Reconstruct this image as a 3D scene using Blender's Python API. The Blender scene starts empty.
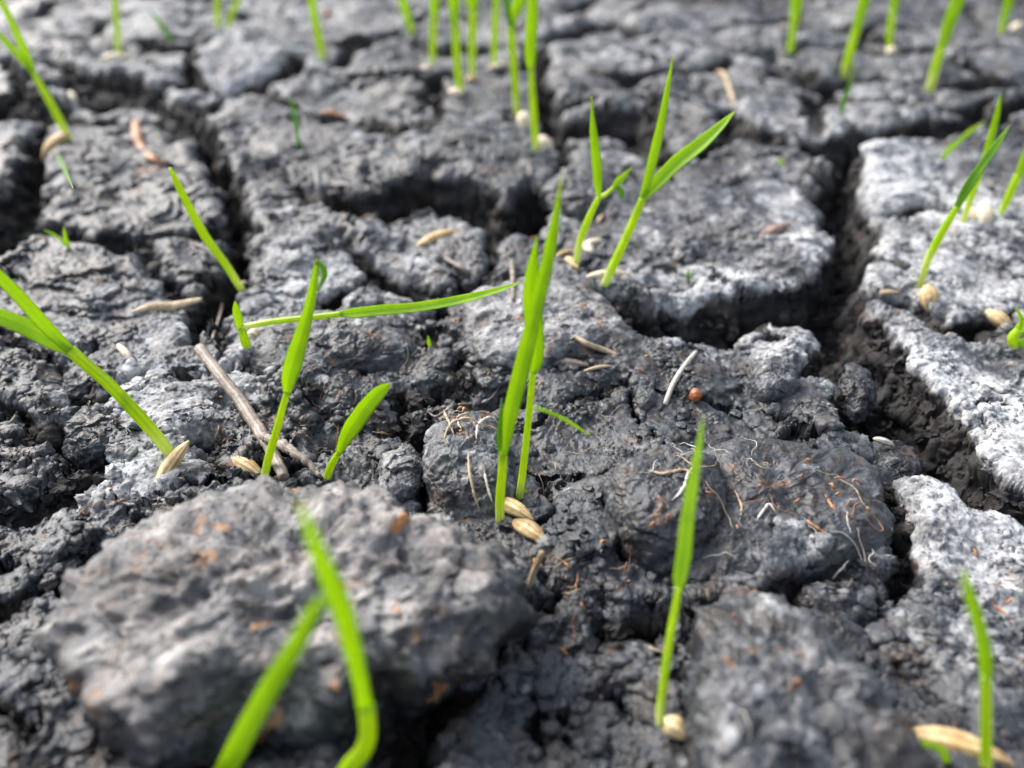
import bpy, math, random
import numpy as np

# ------------------------------------------------------------------ camera, light, exposure
S = 0.001                       # everything below is written in millimetres
W, H = 1024, 768
F = 887.0                       # focal length in pixels of a 1024 px wide picture
TH = math.radians(33.6)         # pitch below the horizon
CZ = 94.0                       # camera height over the mud, mm
sc = bpy.context.scene
cd = bpy.data.cameras.new('camera')
cam = bpy.data.objects.new('camera', cd)
sc.collection.objects.link(cam)
cam.location = (0, 0, CZ * S)
cam.rotation_euler = (math.pi / 2 - TH, 0, 0)
cd.sensor_width = 36.0
cd.lens = 36.0 * F / W
cd.clip_start = 0.002
cd.clip_end = 200.0
cd.dof.use_dof = True
cd.dof.focus_distance = 0.150
cd.dof.aperture_fstop = 12.5
sc.camera = cam
sc.render.resolution_x, sc.render.resolution_y = W, H

SUN_EL, SUN_AZ = math.radians(42), math.radians(-52)   # azimuth from +Y towards +X
world = bpy.data.worlds.new('World')
sc.world = world
world.use_nodes = True
wn = world.node_tree
bg = wn.nodes['Background']
sky = wn.nodes.new('ShaderNodeTexSky')
sky.sky_type = 'NISHITA'
sky.sun_disc = False
sky.sun_elevation = SUN_EL
sky.sun_rotation = SUN_AZ
sky.air_density = 1.0
sky.dust_density = 4.0
sky.ozone_density = 1.0
hs = wn.nodes.new('ShaderNodeHueSaturation')            # overcast: a greyer sky
hs.inputs['Saturation'].default_value = 0.5
wn.links.new(sky.outputs[0], hs.inputs['Color'])
wn.links.new(hs.outputs[0], bg.inputs[0])
bg.inputs[1].default_value = 0.12
sd = bpy.data.lights.new('sun', 'SUN')
sd.energy = 1.5
sd.angle = math.radians(22)
sd.color = (1.0, 0.965, 0.91)
sun = bpy.data.objects.new('sun', sd)
sc.collection.objects.link(sun)
sun.rotation_euler = (math.pi / 2 - SUN_EL, 0, -SUN_AZ + math.pi)
sun.location = (0, 0, 1)
sc.view_settings.view_transform = 'Standard'
sc.view_settings.look = 'None'
sc.view_settings.exposure = 1.62
sc.view_settings.gamma = 1.0

rnd = random.Random(5)
rng = np.random.default_rng(5)

# ------------------------------------------------------------------ helpers: projection
cT, sT = math.cos(TH), math.sin(TH)
def ray(u, v):
    a = (u - 512.0) / F; b = -(v - 384.0) / F
    return np.array([a, b * sT + cT, b * cT - sT])
def ground0(u, v, z=0.0):
    d = ray(u, v)
    t = (CZ - z) / -d[2]
    return d * t + np.array([0, 0, CZ])
def on_depth_plane(u, v, y):
    d = ray(u, v)
    return d * (y / d[1]) + np.array([0, 0, CZ])
def zdepth(p):
    return p[1] * cT - (p[2] - CZ) * sT

# ------------------------------------------------------------------ helpers: noise
f32 = np.float32
def _h(ix, iy, iz, seed):
    h = (ix.astype(np.uint32) * np.uint32(374761393) + iy.astype(np.uint32) * np.uint32(668265263)
         + iz.astype(np.uint32) * np.uint32(2147483647 - 58) + np.uint32((seed * 144665) & 0xffffffff))
    h = (h ^ (h >> np.uint32(13))) * np.uint32(1274126177)
    h = h ^ (h >> np.uint32(16))
    return h
def noise2(x, y, seed=0):
    x = np.asarray(x, f32); y = np.asarray(y, f32)
    xi = np.floor(x).astype(np.int32); yi = np.floor(y).astype(np.int32)
    fx = x - xi; fy = y - yi
    ux = fx * fx * fx * (fx * (fx * 6 - 15) + 10); uy = fy * fy * fy * (fy * (fy * 6 - 15) + 10)
    z0 = np.zeros_like(xi)
    def g(a, b):
        h = _h(xi + a, yi + b, z0, seed)
        an = (h & np.uint32(0xffff)).astype(f32) * f32(2 * math.pi / 65536)
        return np.cos(an) * (fx - a) + np.sin(an) * (fy - b)
    n0 = g(0, 0); n1 = g(1, 0); a = n0 + (n1 - n0) * ux
    n0 = g(0, 1); n1 = g(1, 1); b = n0 + (n1 - n0) * ux
    return (a + (b - a) * uy) * 1.5
def noise3(x, y, z, seed=0):
    x = np.asarray(x, f32); y = np.asarray(y, f32); z = np.asarray(z, f32)
    xi = np.floor(x).astype(np.int32); yi = np.floor(y).astype(np.int32); zi = np.floor(z).astype(np.int32)
    fx = x - xi; fy = y - yi; fz = z - zi
    ux = fx * fx * (3 - 2 * fx); uy = fy * fy * (3 - 2 * fy); uz = fz * fz * (3 - 2 * fz)
    def g(a, b, c):
        h = _h(xi + a, yi + b, zi + c, seed)
        gx = (h & np.uint32(255)).astype(f32) / 127.5 - 1
        gy = ((h >> np.uint32(8)) & np.uint32(255)).astype(f32) / 127.5 - 1
        gz = ((h >> np.uint32(16)) & np.uint32(255)).astype(f32) / 127.5 - 1
        return gx * (fx - a) + gy * (fy - b) + gz * (fz - c)
    r = 0
    for c in (0, 1):
        wz = uz if c else 1 - uz
        for b in (0, 1):
            wy = uy if b else 1 - uy
            r = r + wz * wy * (g(0, b, c) * (1 - ux) + g(1, b, c) * ux)
    return r * 1.3
def fbm2(x, y, lam, octs, seed, gain=0.5):
    r = 0; a = 1.0; l = lam
    for o in range(octs):
        r = r + a * noise2(x / l, y / l, seed + o * 17); a *= gain; l *= 0.5
    return r
def worley2(x, y, seed):
    xi = np.floor(x).astype(np.int32); yi = np.floor(y).astype(np.int32)
    f1 = np.full(x.shape, 9.0, f32); f2 = f1.copy(); z0 = np.zeros_like(xi)
    for a in (-1, 0, 1):
        for b in (-1, 0, 1):
            h = _h(xi + a, yi + b, z0, seed)
            px = (h & np.uint32(0xffff)).astype(f32) / 65536 + xi + a
            py = ((h >> np.uint32(16)) & np.uint32(0xffff)).astype(f32) / 65536 + yi + b
            d = np.sqrt((px - x) ** 2 + (py - y) ** 2)
            n1 = np.minimum(f1, d); f2 = np.minimum(f2, np.maximum(f1, d)); f1 = n1
    return f1, f2
def facets2(x, y, seed, tilt=0.5, off=0.5):
    """broken flat flakes: each cell of a Voronoi pattern is its own tilted plane"""
    x = np.asarray(x, f32); y = np.asarray(y, f32)
    xi = np.floor(x).astype(np.int32); yi = np.floor(y).astype(np.int32)
    f1 = np.full(x.shape, 9.0, f32); out = np.zeros(x.shape, f32); z0 = np.zeros_like(xi)
    for a in (-1, 0, 1):
        for b in (-1, 0, 1):
            h = _h(xi + a, yi + b, z0, seed); g = _h(xi + a, yi + b, z0, seed + 999)
            dx = x - ((h & np.uint32(0xffff)).astype(f32) / 65536 + xi + a)
            dy = y - (((h >> np.uint32(16)) & np.uint32(0xffff)).astype(f32) / 65536 + yi + b)
            d = dx * dx + dy * dy
            val = tilt * (dx * ((g & np.uint32(255)).astype(f32) / 127.5 - 1) + dy * (((g >> np.uint32(8)) & np.uint32(255)).astype(f32) / 127.5 - 1)) + off * (((g >> np.uint32(16)) & np.uint32(255)).astype(f32) / 127.5 - 1)
            out = np.where(d < f1, val, out); f1 = np.minimum(f1, d)
    return out
def facets3(x, y, z, seed, tilt=0.5, off=0.4):
    xi = np.floor(x).astype(np.int32); yi = np.floor(y).astype(np.int32); zi = np.floor(z).astype(np.int32)
    f1 = np.full(x.shape, 9.0); out = np.zeros(x.shape)
    for a in (-1, 0, 1):
        for b in (-1, 0, 1):
            for c in (-1, 0, 1):
                h = _h(xi + a, yi + b, zi + c, seed); g = _h(xi + a, yi + b, zi + c, seed + 999)
                dx = x - ((h & np.uint32(1023)).astype(f32) / 1024 + xi + a)
                dy = y - (((h >> np.uint32(10)) & np.uint32(1023)).astype(f32) / 1024 + yi + b)
                dz = z - (((h >> np.uint32(20)) & np.uint32(1023)).astype(f32) / 1024 + zi + c)
                d = dx * dx + dy * dy + dz * dz
                k = lambda s_: ((g >> np.uint32(s_)) & np.uint32(255)).astype(f32) / 127.5 - 1
                val = tilt * (dx * k(0) + dy * k(8) + dz * k(16)) + off * k(24)
                out = np.where(d < f1, val, out); f1 = np.minimum(f1, d)
    return out
def sstep(a, b, x):
    t = np.clip((x - a) / (b - a), 0, 1)
    return t * t * (3 - 2 * t)

# ------------------------------------------------------------------ helpers: meshes
def mesh_np(name, verts, quads, mat, parent=None, origin=(0, 0, 0), attrs=None, uv=None, smooth=True, tris=None):
    """verts in mm (n,3); quads (m,4) and/or tris (k,3) index arrays; one mesh object"""
    v = (np.asarray(verts, np.float64) - np.asarray(origin, np.float64)) * S
    me = bpy.data.meshes.new(name)
    loops = []; starts = []; n = 0
    if quads is not None and len(quads):
        q = np.asarray(quads, np.int32); loops.append(q.ravel()); starts.append(np.arange(len(q), dtype=np.int32) * 4); n = len(q) * 4
    if tris is not None and len(tris):
        t = np.asarray(tris, np.int32); loops.append(t.ravel()); starts.append(n + np.arange(len(t), dtype=np.int32) * 3)
    L = np.concatenate(loops); ST = np.concatenate(starts)
    me.vertices.add(len(v)); me.loops.add(len(L)); me.polygons.add(len(ST))
    me.vertices.foreach_set('co', v.astype(f32).ravel())
    me.loops.foreach_set('vertex_index', L)
    me.polygons.foreach_set('loop_start', ST)
    me.update(calc_edges=True)
    me.polygons.foreach_set('use_smooth', np.full(len(ST), smooth, dtype=bool))
    for k, a in (attrs or {}).items():
        at = me.attributes.new(k, 'FLOAT', 'POINT'); at.data.foreach_set('value', np.asarray(a, f32).ravel())
    if uv is not None:
        at = me.attributes.new('along', 'FLOAT', 'POINT'); at.data.foreach_set('value', np.asarray(uv[:, 1], f32))
        at = me.attributes.new('across', 'FLOAT', 'POINT'); at.data.foreach_set('value', np.asarray(uv[:, 0], f32))
    me.materials.append(mat)
    o = bpy.data.objects.new(name, me)
    sc.collection.objects.link(o)
    if parent is not None: o.parent = parent
    else: o.location = tuple(c * S for c in origin)
    return o
def tag(o, label=None, cat=None, group=None, kind=None):
    if label: o['label'] = label
    if cat: o['category'] = cat
    if group: o['group'] = group
    if kind: o['kind'] = kind
    return o
def empty(name, loc, label, cat, group=None):
    o = bpy.data.objects.new(name, None)
    o.empty_display_size = 0.004
    o.location = tuple(c * S for c in loc)
    sc.collection.objects.link(o)
    return tag(o, label, cat, group)
def smooth_path(P, n):
    """Catmull-Rom through the rows of P (k, any), n samples"""
    P = np.asarray(P, float)
    if len(P) == 2:
        t = np.linspace(0, 1, n)[:, None]; return P[0] * (1 - t) + P[1] * t
    Q = np.vstack([2 * P[0] - P[1], P, 2 * P[-1] - P[-2]])
    seg = np.linalg.norm(np.diff(P[:, :2], axis=0), axis=1); cum = np.concatenate([[0], np.cumsum(seg)])
    out = []
    for s in np.linspace(0, cum[-1], n):
        i = min(np.searchsorted(cum, s, 'right') - 1, len(P) - 2)
        t = (s - cum[i]) / max(seg[i], 1e-9)
        p0, p1, p2, p3 = Q[i], Q[i + 1], Q[i + 2], Q[i + 3]
        out.append(0.5 * ((2 * p1) + (-p0 + p2) * t + (2 * p0 - 5 * p1 + 4 * p2 - p3) * t * t + (-p0 + 3 * p1 - 3 * p2 + p3) * t ** 3))
    return np.array(out)
def tube_arrays(C, R, sides=8, flat=1.0, side_ref=None, jitter=0.0):
    """closed tube around centre line C (n,3) with radii R"""
    C = np.asarray(C, float); n = len(C)
    T = np.gradient(C, axis=0); T /= np.linalg.norm(T, axis=1)[:, None] + 1e-12
    ref = np.array([0.13, -0.6, 0.8]) if side_ref is None else np.asarray(side_ref, float)
    A = np.cross(T, ref); A /= np.linalg.norm(A, axis=1)[:, None] + 1e-9
    B = np.cross(T, A)
    an = np.linspace(0, 2 * math.pi, sides, endpoint=False)
    R = np.asarray(R, float)
    V = C[:, None, :] + R[:, None, None] * (np.cos(an)[None, :, None] * A[:, None, :] + flat * np.sin(an)[None, :, None] * B[:, None, :])
    V = V.reshape(-1, 3)
    if jitter: V = V + rng.normal(0, jitter, V.shape)
    i = np.arange(n - 1)[:, None] * sides; j = np.arange(sides)[None, :]; j2 = (j + 1) % sides
    q = np.stack([i + j, i + j2, i + sides + j2, i + sides + j], -1).reshape(-1, 4)
    V = np.vstack([V, C[:1], C[-1:]]); c0 = n * sides
    t = [(c0, (k + 1) % sides, k) for k in range(sides)] + [(c0 + 1, (n - 1) * sides + k, (n - 1) * sides + (k + 1) % sides) for k in range(sides)]
    al = np.concatenate([np.repeat(np.linspace(0, 1, n), sides), [0, 1]])
    ac = np.concatenate([np.tile(np.linspace(0, 1, sides, endpoint=False), n), [0, 0]])
    return V, q, np.array(t), np.stack([ac, al], 1)

# ------------------------------------------------------------------ materials
def new_mat(name):
    m = bpy.data.materials.new(name); m.use_nodes = True
    nt = m.node_tree
    return m, nt, nt.nodes['Principled BSDF']
def N(nt, typ, **kw):
    n = nt.nodes.new(typ)
    for k, v in kw.items():
        if k in n.inputs: n.inputs[k].default_value = v
        else: setattr(n, k, v)
    return n
def lk(nt, a, b): nt.links.new(a, b)
def math_(nt, op, a, b=None, clamp=False):
    n = nt.nodes.new('ShaderNodeMath'); n.operation = op; n.use_clamp = clamp
    for i, x in enumerate((a, b)):
        if x is None: continue
        if isinstance(x, (int, float)): n.inputs[i].default_value = x
        else: nt.links.new(x, n.inputs[i])
    return n.outputs[0]
def mixc(nt, fac, a, b):
    n = nt.nodes.new('ShaderNodeMix'); n.data_type = 'RGBA'
    for i, x in ((0, fac), (6, a), (7, b)):
        if isinstance(x, (int, float)): n.inputs[i].default_value = x
        elif isinstance(x, tuple): n.inputs[i].default_value = (*x, 1)
        else: nt.links.new(x, n.inputs[i])
    return n.outputs[2]
def ramp(nt, x, a, b):
    if a > b: return math_(nt, 'SUBTRACT', 1.0, ramp(nt, x, b, a))
    n = nt.nodes.new('ShaderNodeMapRange'); n.interpolation_type = 'SMOOTHSTEP'
    n.inputs[1].default_value = a; n.inputs[2].default_value = b
    nt.links.new(x, n.inputs[0]); return n.outputs[0]

def mud_material():
    m, nt, bs = new_mat('mud')
    geo = N(nt, 'ShaderNodeNewGeometry')
    pos = geo.outputs['Position']
    def nz(mm, det=6, rough=0.6, dist=0.0, ntype='FBM'):
        n = N(nt, 'ShaderNodeTexNoise'); n.inputs['Scale'].default_value = 1000.0 / mm
        n.inputs['Detail'].default_value = det; n.inputs['Roughness'].default_value = rough
        n.inputs['Distortion'].default_value = dist
        lk(nt, pos, n.inputs['Vector']); return n.outputs[0]
    dry = N(nt, 'ShaderNodeAttribute', attribute_name='dry').outputs['Fac']
    rust = N(nt, 'ShaderNodeAttribute', attribute_name='rust').outputs['Fac']
    crack_tone = N(nt, 'ShaderNodeAttribute', attribute_name='crack_tone').outputs['Fac']
    n_big = nz(14, 5, 0.6); n_mid = nz(4.2, 8, 0.66, 0.5); n_fine = nz(0.8, 4, 0.6); n_lay = nz(9, 9, 0.62, 1.6)
    # dry crust mask: attribute plus noise, crisp and patchy
    a = math_(nt, 'ADD', dry, math_(nt, 'MULTIPLY', math_(nt, 'SUBTRACT', n_mid, 0.5), math_(nt, 'SUBTRACT', 2.6, math_(nt, 'MULTIPLY', dry, 1.5))))
    a = math_(nt, 'ADD', a, math_(nt, 'MULTIPLY', math_(nt, 'SUBTRACT', n_big, 0.5), 1.3))
    a = math_(nt, 'ADD', a, math_(nt, 'MULTIPLY', math_(nt, 'SUBTRACT', nz(0.9, 8, 0.8), 0.5), 0.9))
    crust = ramp(nt, a, 0.20, 1.0)
    vo = N(nt, 'ShaderNodeTexVoronoi'); vo.inputs['Scale'].default_value = 1000 / 1.3; vo.inputs['Randomness'].default_value = 1.0
    wv = N(nt, 'ShaderNodeVectorMath', operation='ADD'); ns = N(nt, 'ShaderNodeTexNoise'); ns.inputs['Scale'].default_value = 900
    lk(nt, pos, ns.inputs['Vector']); sc_ = N(nt, 'ShaderNodeVectorMath', operation='SCALE'); sc_.inputs[3].default_value = 0.0011
    lk(nt, ns.outputs[1], sc_.inputs[0]); lk(nt, pos, wv.inputs[0]); lk(nt, sc_.outputs[0], wv.inputs[1]); lk(nt, wv.outputs[0], vo.inputs['Vector'])
    pit = ramp(nt, vo.outputs['Distance'], 0.14, 0.36)
    pitmask = ramp(nt, nz(5, 4, 0.6), 0.36, 0.56)
    crust2 = math_(nt, 'MULTIPLY', crust, math_(nt, 'SUBTRACT', 1.0, math_(nt, 'MULTIPLY', math_(nt, 'SUBTRACT', 1.0, pit), math_(nt, 'MULTIPLY', pitmask, 0.75))))
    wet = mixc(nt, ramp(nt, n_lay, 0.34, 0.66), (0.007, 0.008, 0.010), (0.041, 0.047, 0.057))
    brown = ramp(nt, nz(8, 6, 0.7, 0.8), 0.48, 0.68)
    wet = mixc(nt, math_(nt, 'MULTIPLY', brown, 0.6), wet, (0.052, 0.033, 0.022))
    dryc = mixc(nt, ramp(nt, nz(2.2, 8, 0.8), 0.36, 0.64), (0.15, 0.155, 0.165), (0.50, 0.51, 0.52))
    warmth = math_(nt, 'MULTIPLY', ramp(nt, rust, 0.5, 1.4), 0.75, True)
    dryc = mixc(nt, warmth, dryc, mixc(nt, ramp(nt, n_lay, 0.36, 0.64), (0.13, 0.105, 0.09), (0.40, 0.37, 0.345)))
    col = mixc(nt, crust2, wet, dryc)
    rm = math_(nt, 'MULTIPLY', math_(nt, 'MULTIPLY', rust, 0.75), ramp(nt, nz(5.5, 3, 0.55, 0.4), 0.60, 0.76), True)
    col = mixc(nt, rm, col, (0.32, 0.145, 0.045))
    tanf = math_(nt, 'MULTIPLY', ramp(nt, nz(2.1, 4, 0.7, 1.2), 0.66, 0.74), 0.4)
    col = mixc(nt, tanf, col, (0.20, 0.13, 0.075))
    dk = N(nt, 'ShaderNodeMix'); dk.data_type = 'RGBA'; dk.blend_type = 'MULTIPLY'  # multiplies the soil inside cracks to a darker, browner tone
    lk(nt, crack_tone, dk.inputs[0]); lk(nt, col, dk.inputs[6]); dk.inputs[7].default_value = (0.40, 0.33, 0.28, 1)
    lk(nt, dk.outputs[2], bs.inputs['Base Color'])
    rg = math_(nt, 'ADD', math_(nt, 'MULTIPLY', crust, 0.45), math_(nt, 'ADD', math_(nt, 'MULTIPLY', n_lay, 0.35), 0.32), True)
    rg = math_(nt, 'ADD', rg, math_(nt, 'MULTIPLY', crack_tone, 0.3), True)
    lk(nt, rg, bs.inputs['Roughness'])
    bs.inputs['Specular IOR Level'].default_value = 0.5
    # relief
    b1 = N(nt, 'ShaderNodeBump'); b1.inputs['Strength'].default_value = 0.35; b1.inputs['Distance'].default_value = 0.0003
    lk(nt, n_lay, b1.inputs['Height'])
    b2 = N(nt, 'ShaderNodeBump'); b2.inputs['Strength'].default_value = 0.7; b2.inputs['Distance'].default_value = 0.00018
    lk(nt, nz(1.3, 8, 0.78), b2.inputs['Height']); lk(nt, b1.outputs[0], b2.inputs['Normal'])
    b3 = N(nt, 'ShaderNodeBump'); b3.inputs['Strength'].default_value = 0.55; b3.inputs['Distance'].default_value = 0.0003
    lk(nt, math_(nt, 'MULTIPLY', pit, pitmask), b3.inputs['Height']); lk(nt, b2.outputs[0], b3.inputs['Normal'])
    lk(nt, b3.outputs[0], bs.inputs['Normal'])
    return m
MUD = mud_material()

def leaf_material(name, base, trans, tip=(0.35, 0.30, 0.08), pale=(0.62, 0.66, 0.25), pale_end=0.0):
    m, nt, bs = new_mat(name)
    al = N(nt, 'ShaderNodeAttribute', attribute_name='along').outputs['Fac']
    ac = N(nt, 'ShaderNodeAttribute', attribute_name='across').outputs['Fac']
    geo = N(nt, 'ShaderNodeNewGeometry')
    vein = math_(nt, 'SINE', math_(nt, 'MULTIPLY', ac, 44.0))
    vein = math_(nt, 'MULTIPLY', math_(nt, 'ADD', vein, 1.0), 0.5)
    n = N(nt, 'ShaderNodeTexNoise'); n.inputs['Scale'].default_value = 260; n.inputs['Detail'].default_value = 4
    lk(nt, geo.outputs['Position'], n.inputs['Vector'])
    lo = tuple(c * 0.42 for c in base)
    c = mixc(nt, math_(nt, 'MULTIPLY', vein, 0.75), base, lo)
    c = mixc(nt, ramp(nt, n.outputs[0], 0.35, 0.75), c, (base[0] * 1.35, base[1] * 1.12, base[2]))
    mid = ramp(nt, math_(nt, 'ABSOLUTE', math_(nt, 'SUBTRACT', ac, 0.5)), 0.10, 0.0)
    c = mixc(nt, math_(nt, 'MULTIPLY', mid, 0.7), c, (base[0] * 0.45, base[1] * 0.6, base[2]))  # shade of the blade's fold, painted as a darker midline
    if pale_end > 0:
        c = mixc(nt, ramp(nt, al, pale_end, 0.0), c, pale)
    else:
        c = mixc(nt, math_(nt, 'MULTIPLY', ramp(nt, al, 0.93, 1.0), 0.8), c, tip)
    lk(nt, c, bs.inputs['Base Color'])
    bs.inputs['Roughness'].default_value = 0.42
    bs.inputs['Specular IOR Level'].default_value = 0.45
    bp = N(nt, 'ShaderNodeBump'); bp.inputs['Strength'].default_value = 0.35; bp.inputs['Distance'].default_value = 0.0001
    lk(nt, vein, bp.inputs['Height']); lk(nt, bp.outputs[0], bs.inputs['Normal'])
    tr = N(nt, 'ShaderNodeBsdfTranslucent')
    tc = mixc(nt, math_(nt, 'MULTIPLY', vein, 0.4), trans, tuple(x * 0.7 for x in trans))
    lk(nt, tc, tr.inputs['Color'])
    mx = N(nt, 'ShaderNodeMixShader'); mx.inputs[0].default_value = 0.42
    lk(nt, bs.outputs[0], mx.inputs[1]); lk(nt, tr.outputs[0], mx.inputs[2])
    lk(nt, mx.outputs[0], nt.nodes['Material Output'].inputs['Surface'])
    return m
LEAF = leaf_material('leaf_bright', (0.29, 0.56, 0.008), (0.76, 0.98, 0.012))
LEAFD = leaf_material('leaf_deep', (0.13, 0.33, 0.010), (0.32, 0.60, 0.012))
STEM = leaf_material('stem_green', (0.34, 0.56, 0.008), (0.78, 0.95, 0.012), pale_end=0.30)

def husk_material(name, c1, c2, c3):
    m, nt, bs = new_mat(name)
    geo = N(nt, 'ShaderNodeNewGeometry')
    ac = N(nt, 'ShaderNodeAttribute', attribute_name='across').outputs['Fac']
    n = N(nt, 'ShaderNodeTexNoise'); n.inputs['Scale'].default_value = 420; n.inputs['Detail'].default_value = 6; n.inputs['Roughness'].default_value = 0.65
    lk(nt, geo.outputs['Position'], n.inputs['Vector'])
    n2 = N(nt, 'ShaderNodeTexNoise'); n2.inputs['Scale'].default_value = 900; n2.inputs['Detail'].default_value = 4
    lk(nt, geo.outputs['Position'], n2.inputs['Vector'])
    c = mixc(nt, ramp(nt, n.outputs[0], 0.38, 0.66), c1, c2)
    c = mixc(nt, math_(nt, 'MULTIPLY', ramp(nt, n2.outputs[0], 0.58, 0.72), 0.75), c, c3)
    st = math_(nt, 'SINE', math_(nt, 'MULTIPLY', ac, 2 * math.pi * 9))
    c = mixc(nt, math_(nt, 'MULTIPLY', ramp(nt, st, 0.1, 1.0), 0.6), c, tuple(x * 0.42 for x in c1))
    lk(nt, c, bs.inputs['Base Color'])
    bs.inputs['Roughness'].default_value = 0.6
    bp = N(nt, 'ShaderNodeBump'); bp.inputs['Strength'].default_value = 0.5; bp.inputs['Distance'].default_value = 0.0002
    lk(nt, n2.outputs[0], bp.inputs['Height']); lk(nt, bp.outputs[0], bs.inputs['Normal'])
    return m
HUSK = husk_material('husk', (0.44, 0.29, 0.12), (0.68, 0.53, 0.30), (0.13, 0.075, 0.035))
HUSKW = husk_material('husk_pale', (0.58, 0.48, 0.33), (0.74, 0.66, 0.52), (0.25, 0.17, 0.10))
HUSKB = husk_material('husk_brown', (0.20, 0.13, 0.10), (0.32, 0.24, 0.19), (0.06, 0.04, 0.03))
STRAW = husk_material('straw', (0.13, 0.10, 0.08), (0.28, 0.235, 0.195), (0.045, 0.05, 0.04))
ROOTW = husk_material('root_white', (0.40, 0.37, 0.31), (0.62, 0.59, 0.52), (0.30, 0.28, 0.25))
ROOTT = husk_material('root_tan', (0.30, 0.22, 0.13), (0.50, 0.40, 0.27), (0.12, 0.07, 0.04))
ROOTR = husk_material('root_rust', (0.28, 0.12, 0.05), (0.42, 0.22, 0.11), (0.12, 0.05, 0.02))
BALL = husk_material('berry', (0.30, 0.09, 0.03), (0.42, 0.16, 0.06), (0.10, 0.03, 0.02))
GREYST = husk_material('dead_stem', (0.12, 0.12, 0.12), (0.26, 0.26, 0.25), (0.05, 0.05, 0.05))

# ------------------------------------------------------------------ the cracked mud (one sheet)
# cracks as drawn lines: (picture x, picture y, half width) per node, then depth in mm
CR = [
 ([(852,142,9),(846,164,16),(836,196,20),(856,226,20),(846,262,22),(824,294,25),(848,328,27),(860,368,33),(894,408,36),(930,445,36),(976,482,26),(1022,505,20),(1060,512,18),(1130,540,16)], 17),
 ([(880,455,16),(886,500,15),(893,545,13),(905,577,17),(900,598,9)], 15),
 ([(838,296,15),(800,302,15),(755,303,15),(705,315,20),(650,325,17),(618,318,12),(604,300,6)], 16),
 ([(850,148,8),(800,154,6),(765,146,6),(737,136,7),(722,118,7)], 12),
 ([(858,146,9),(900,134,8),(940,125,9),(985,122,6),(1060,104,5)], 11),
 ([(556,124,6),(585,126,9),(622,124,8),(650,140,8),(672,160,7),(700,150,5),(735,138,6)], 13),
 ([(542,55,8),(544,90,9),(550,120,10),(566,150,8),(560,182,8)], 13),
 ([(318,196,7),(345,204,11),(378,205,13),(420,192,15),(455,190,13),(478,205,17),(508,218,17),(535,200,11),(560,186,7)], 17),
 ([(198,112,10),(206,140,13),(214,170,10),(232,190,10),(240,222,13),(236,262,13),(214,300,16),(198,325,12),(196,348,6)], 17),
 ([(98,86,11),(128,98,11),(150,100,6),(196,116,8)], 12),
 ([(214,98,6),(245,86,7),(285,74,5),(300,60,3)], 9),
 ([(40,120,8),(36,160,10),(18,200,14),(-10,232,20),(-60,260,24)], 14),
 ([(18,222,10),(62,230,7),(95,243,7),(130,248,8),(160,238,6),(196,236,5),(235,228,6)], 11),
 ([(146,250,5),(164,280,6),(192,308,8)], 9),
 ([(236,182,5),(262,176,5),(292,180,5),(320,192,6)], 10),
 ([(374,146,2.5),(371,166,3),(374,188,4)], 8),
 ([(338,236,4),(362,262,6),(398,278,9),(432,290,8),(480,286,7),(494,252,8),(490,228,7)], 11),
 ([(316,312,6),(338,294,7),(362,280,6),(384,272,5)], 10),
 ([(246,250,2),(292,256,2),(340,240,3)], 5),
 ([(-40,395,14),(10,408,9),(60,440,18),(104,470,18),(60,500,16),(0,512,12)], 7),
 ([(-10,330,5),(40,352,6),(70,384,6),(90,404,9),(150,372,3)], 6),
 ([(716,606,11),(690,618,12),(645,628,12),(606,634,12),(588,606,10),(562,592,8),(545,580,8)], 16),
 ([(712,608,9),(750,606,7),(786,600,15),(806,584,10),(838,574,7),(866,578,5),(888,590,5)], 16),
 ([(650,462,2),(622,474,4),(602,500,6),(606,528,5),(622,546,3)], 7),
 ([(540,600,10),(500,640,9),(462,672,14),(432,706,26),(405,740,36),(392,800,44)], 26),
 ([(210,700,16),(190,745,22),(200,800,30)], 18),
 ([(150,540,8),(110,548,15),(70,572,18),(30,600,10),(-20,610,10)], 10),
 ([(900,592,8),(878,604,7),(858,618,2.5),(884,644,3),(908,668,3.5),(934,692,3),(960,706,1.5)], 7),
 ([(930,592,1.5),(960,600,2),(990,612,1)], 3),
 ([(886,300,9),(915,312,9),(945,328,9),(975,326,8),(1002,314,5),(1040,300,4)], 11),
 ([(890,216,3),(925,208,4),(955,212,4),(984,226,3),(1040,240,2)], 6),
 ([(392,392,5),(408,418,11),(424,436,12),(412,470,10),(418,505,9),(425,530,7)], 13),
 ([(412,400,6),(450,388,7),(490,392,5),(540,402,4),(590,398,4),(622,384,4)], 7),
 ([(694,640,5),(690,690,6),(694,730,8),(700,800,9)], 14),
 ([(180,386,3),(232,372,4),(270,384,3),(300,372,4)], 5),
 ([(225,330,5),(250,318,4),(300,322,4)], 7),
 ([(415,330,4),(430,345,5),(455,355,5),(465,385,5)], 8),
 ([(516,300,3),(480,296,4),(450,300,4),(424,312,4)], 6),
 ([(140,60,4),(170,50,6),(205,44,5),(230,52,3)], 7),
 ([(560,42,6),(585,32,6),(610,26,4)], 8),
 ([(390,36,5),(440,46,5),(480,50,4)], 7),
 ([(640,60,4),(700,72,5),(730,60,4),(770,68,4)], 7),
 ([(780,76,4),(830,84,5),(880,76,5),(930,92,5),(980,84,4),(1040,90,4)], 8),
 ([(0,64,4),(40,66,4),(84,80,4)], 7),
 ([(200,548,8),(250,536,4)], 6),
 ([(-20,700,16),(30,740,12),(60,790,14)], 12),
 ([(560,640,2),(600,650,2),(640,646,2)], 3),
 ([(1060,640,6),(1010,660,3),(980,664,2)], 5),
 ([(310,396,4),(330,420,6),(320,455,5),(290,470,8),(220,470,7),(200,440,6)], 8),
]
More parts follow.
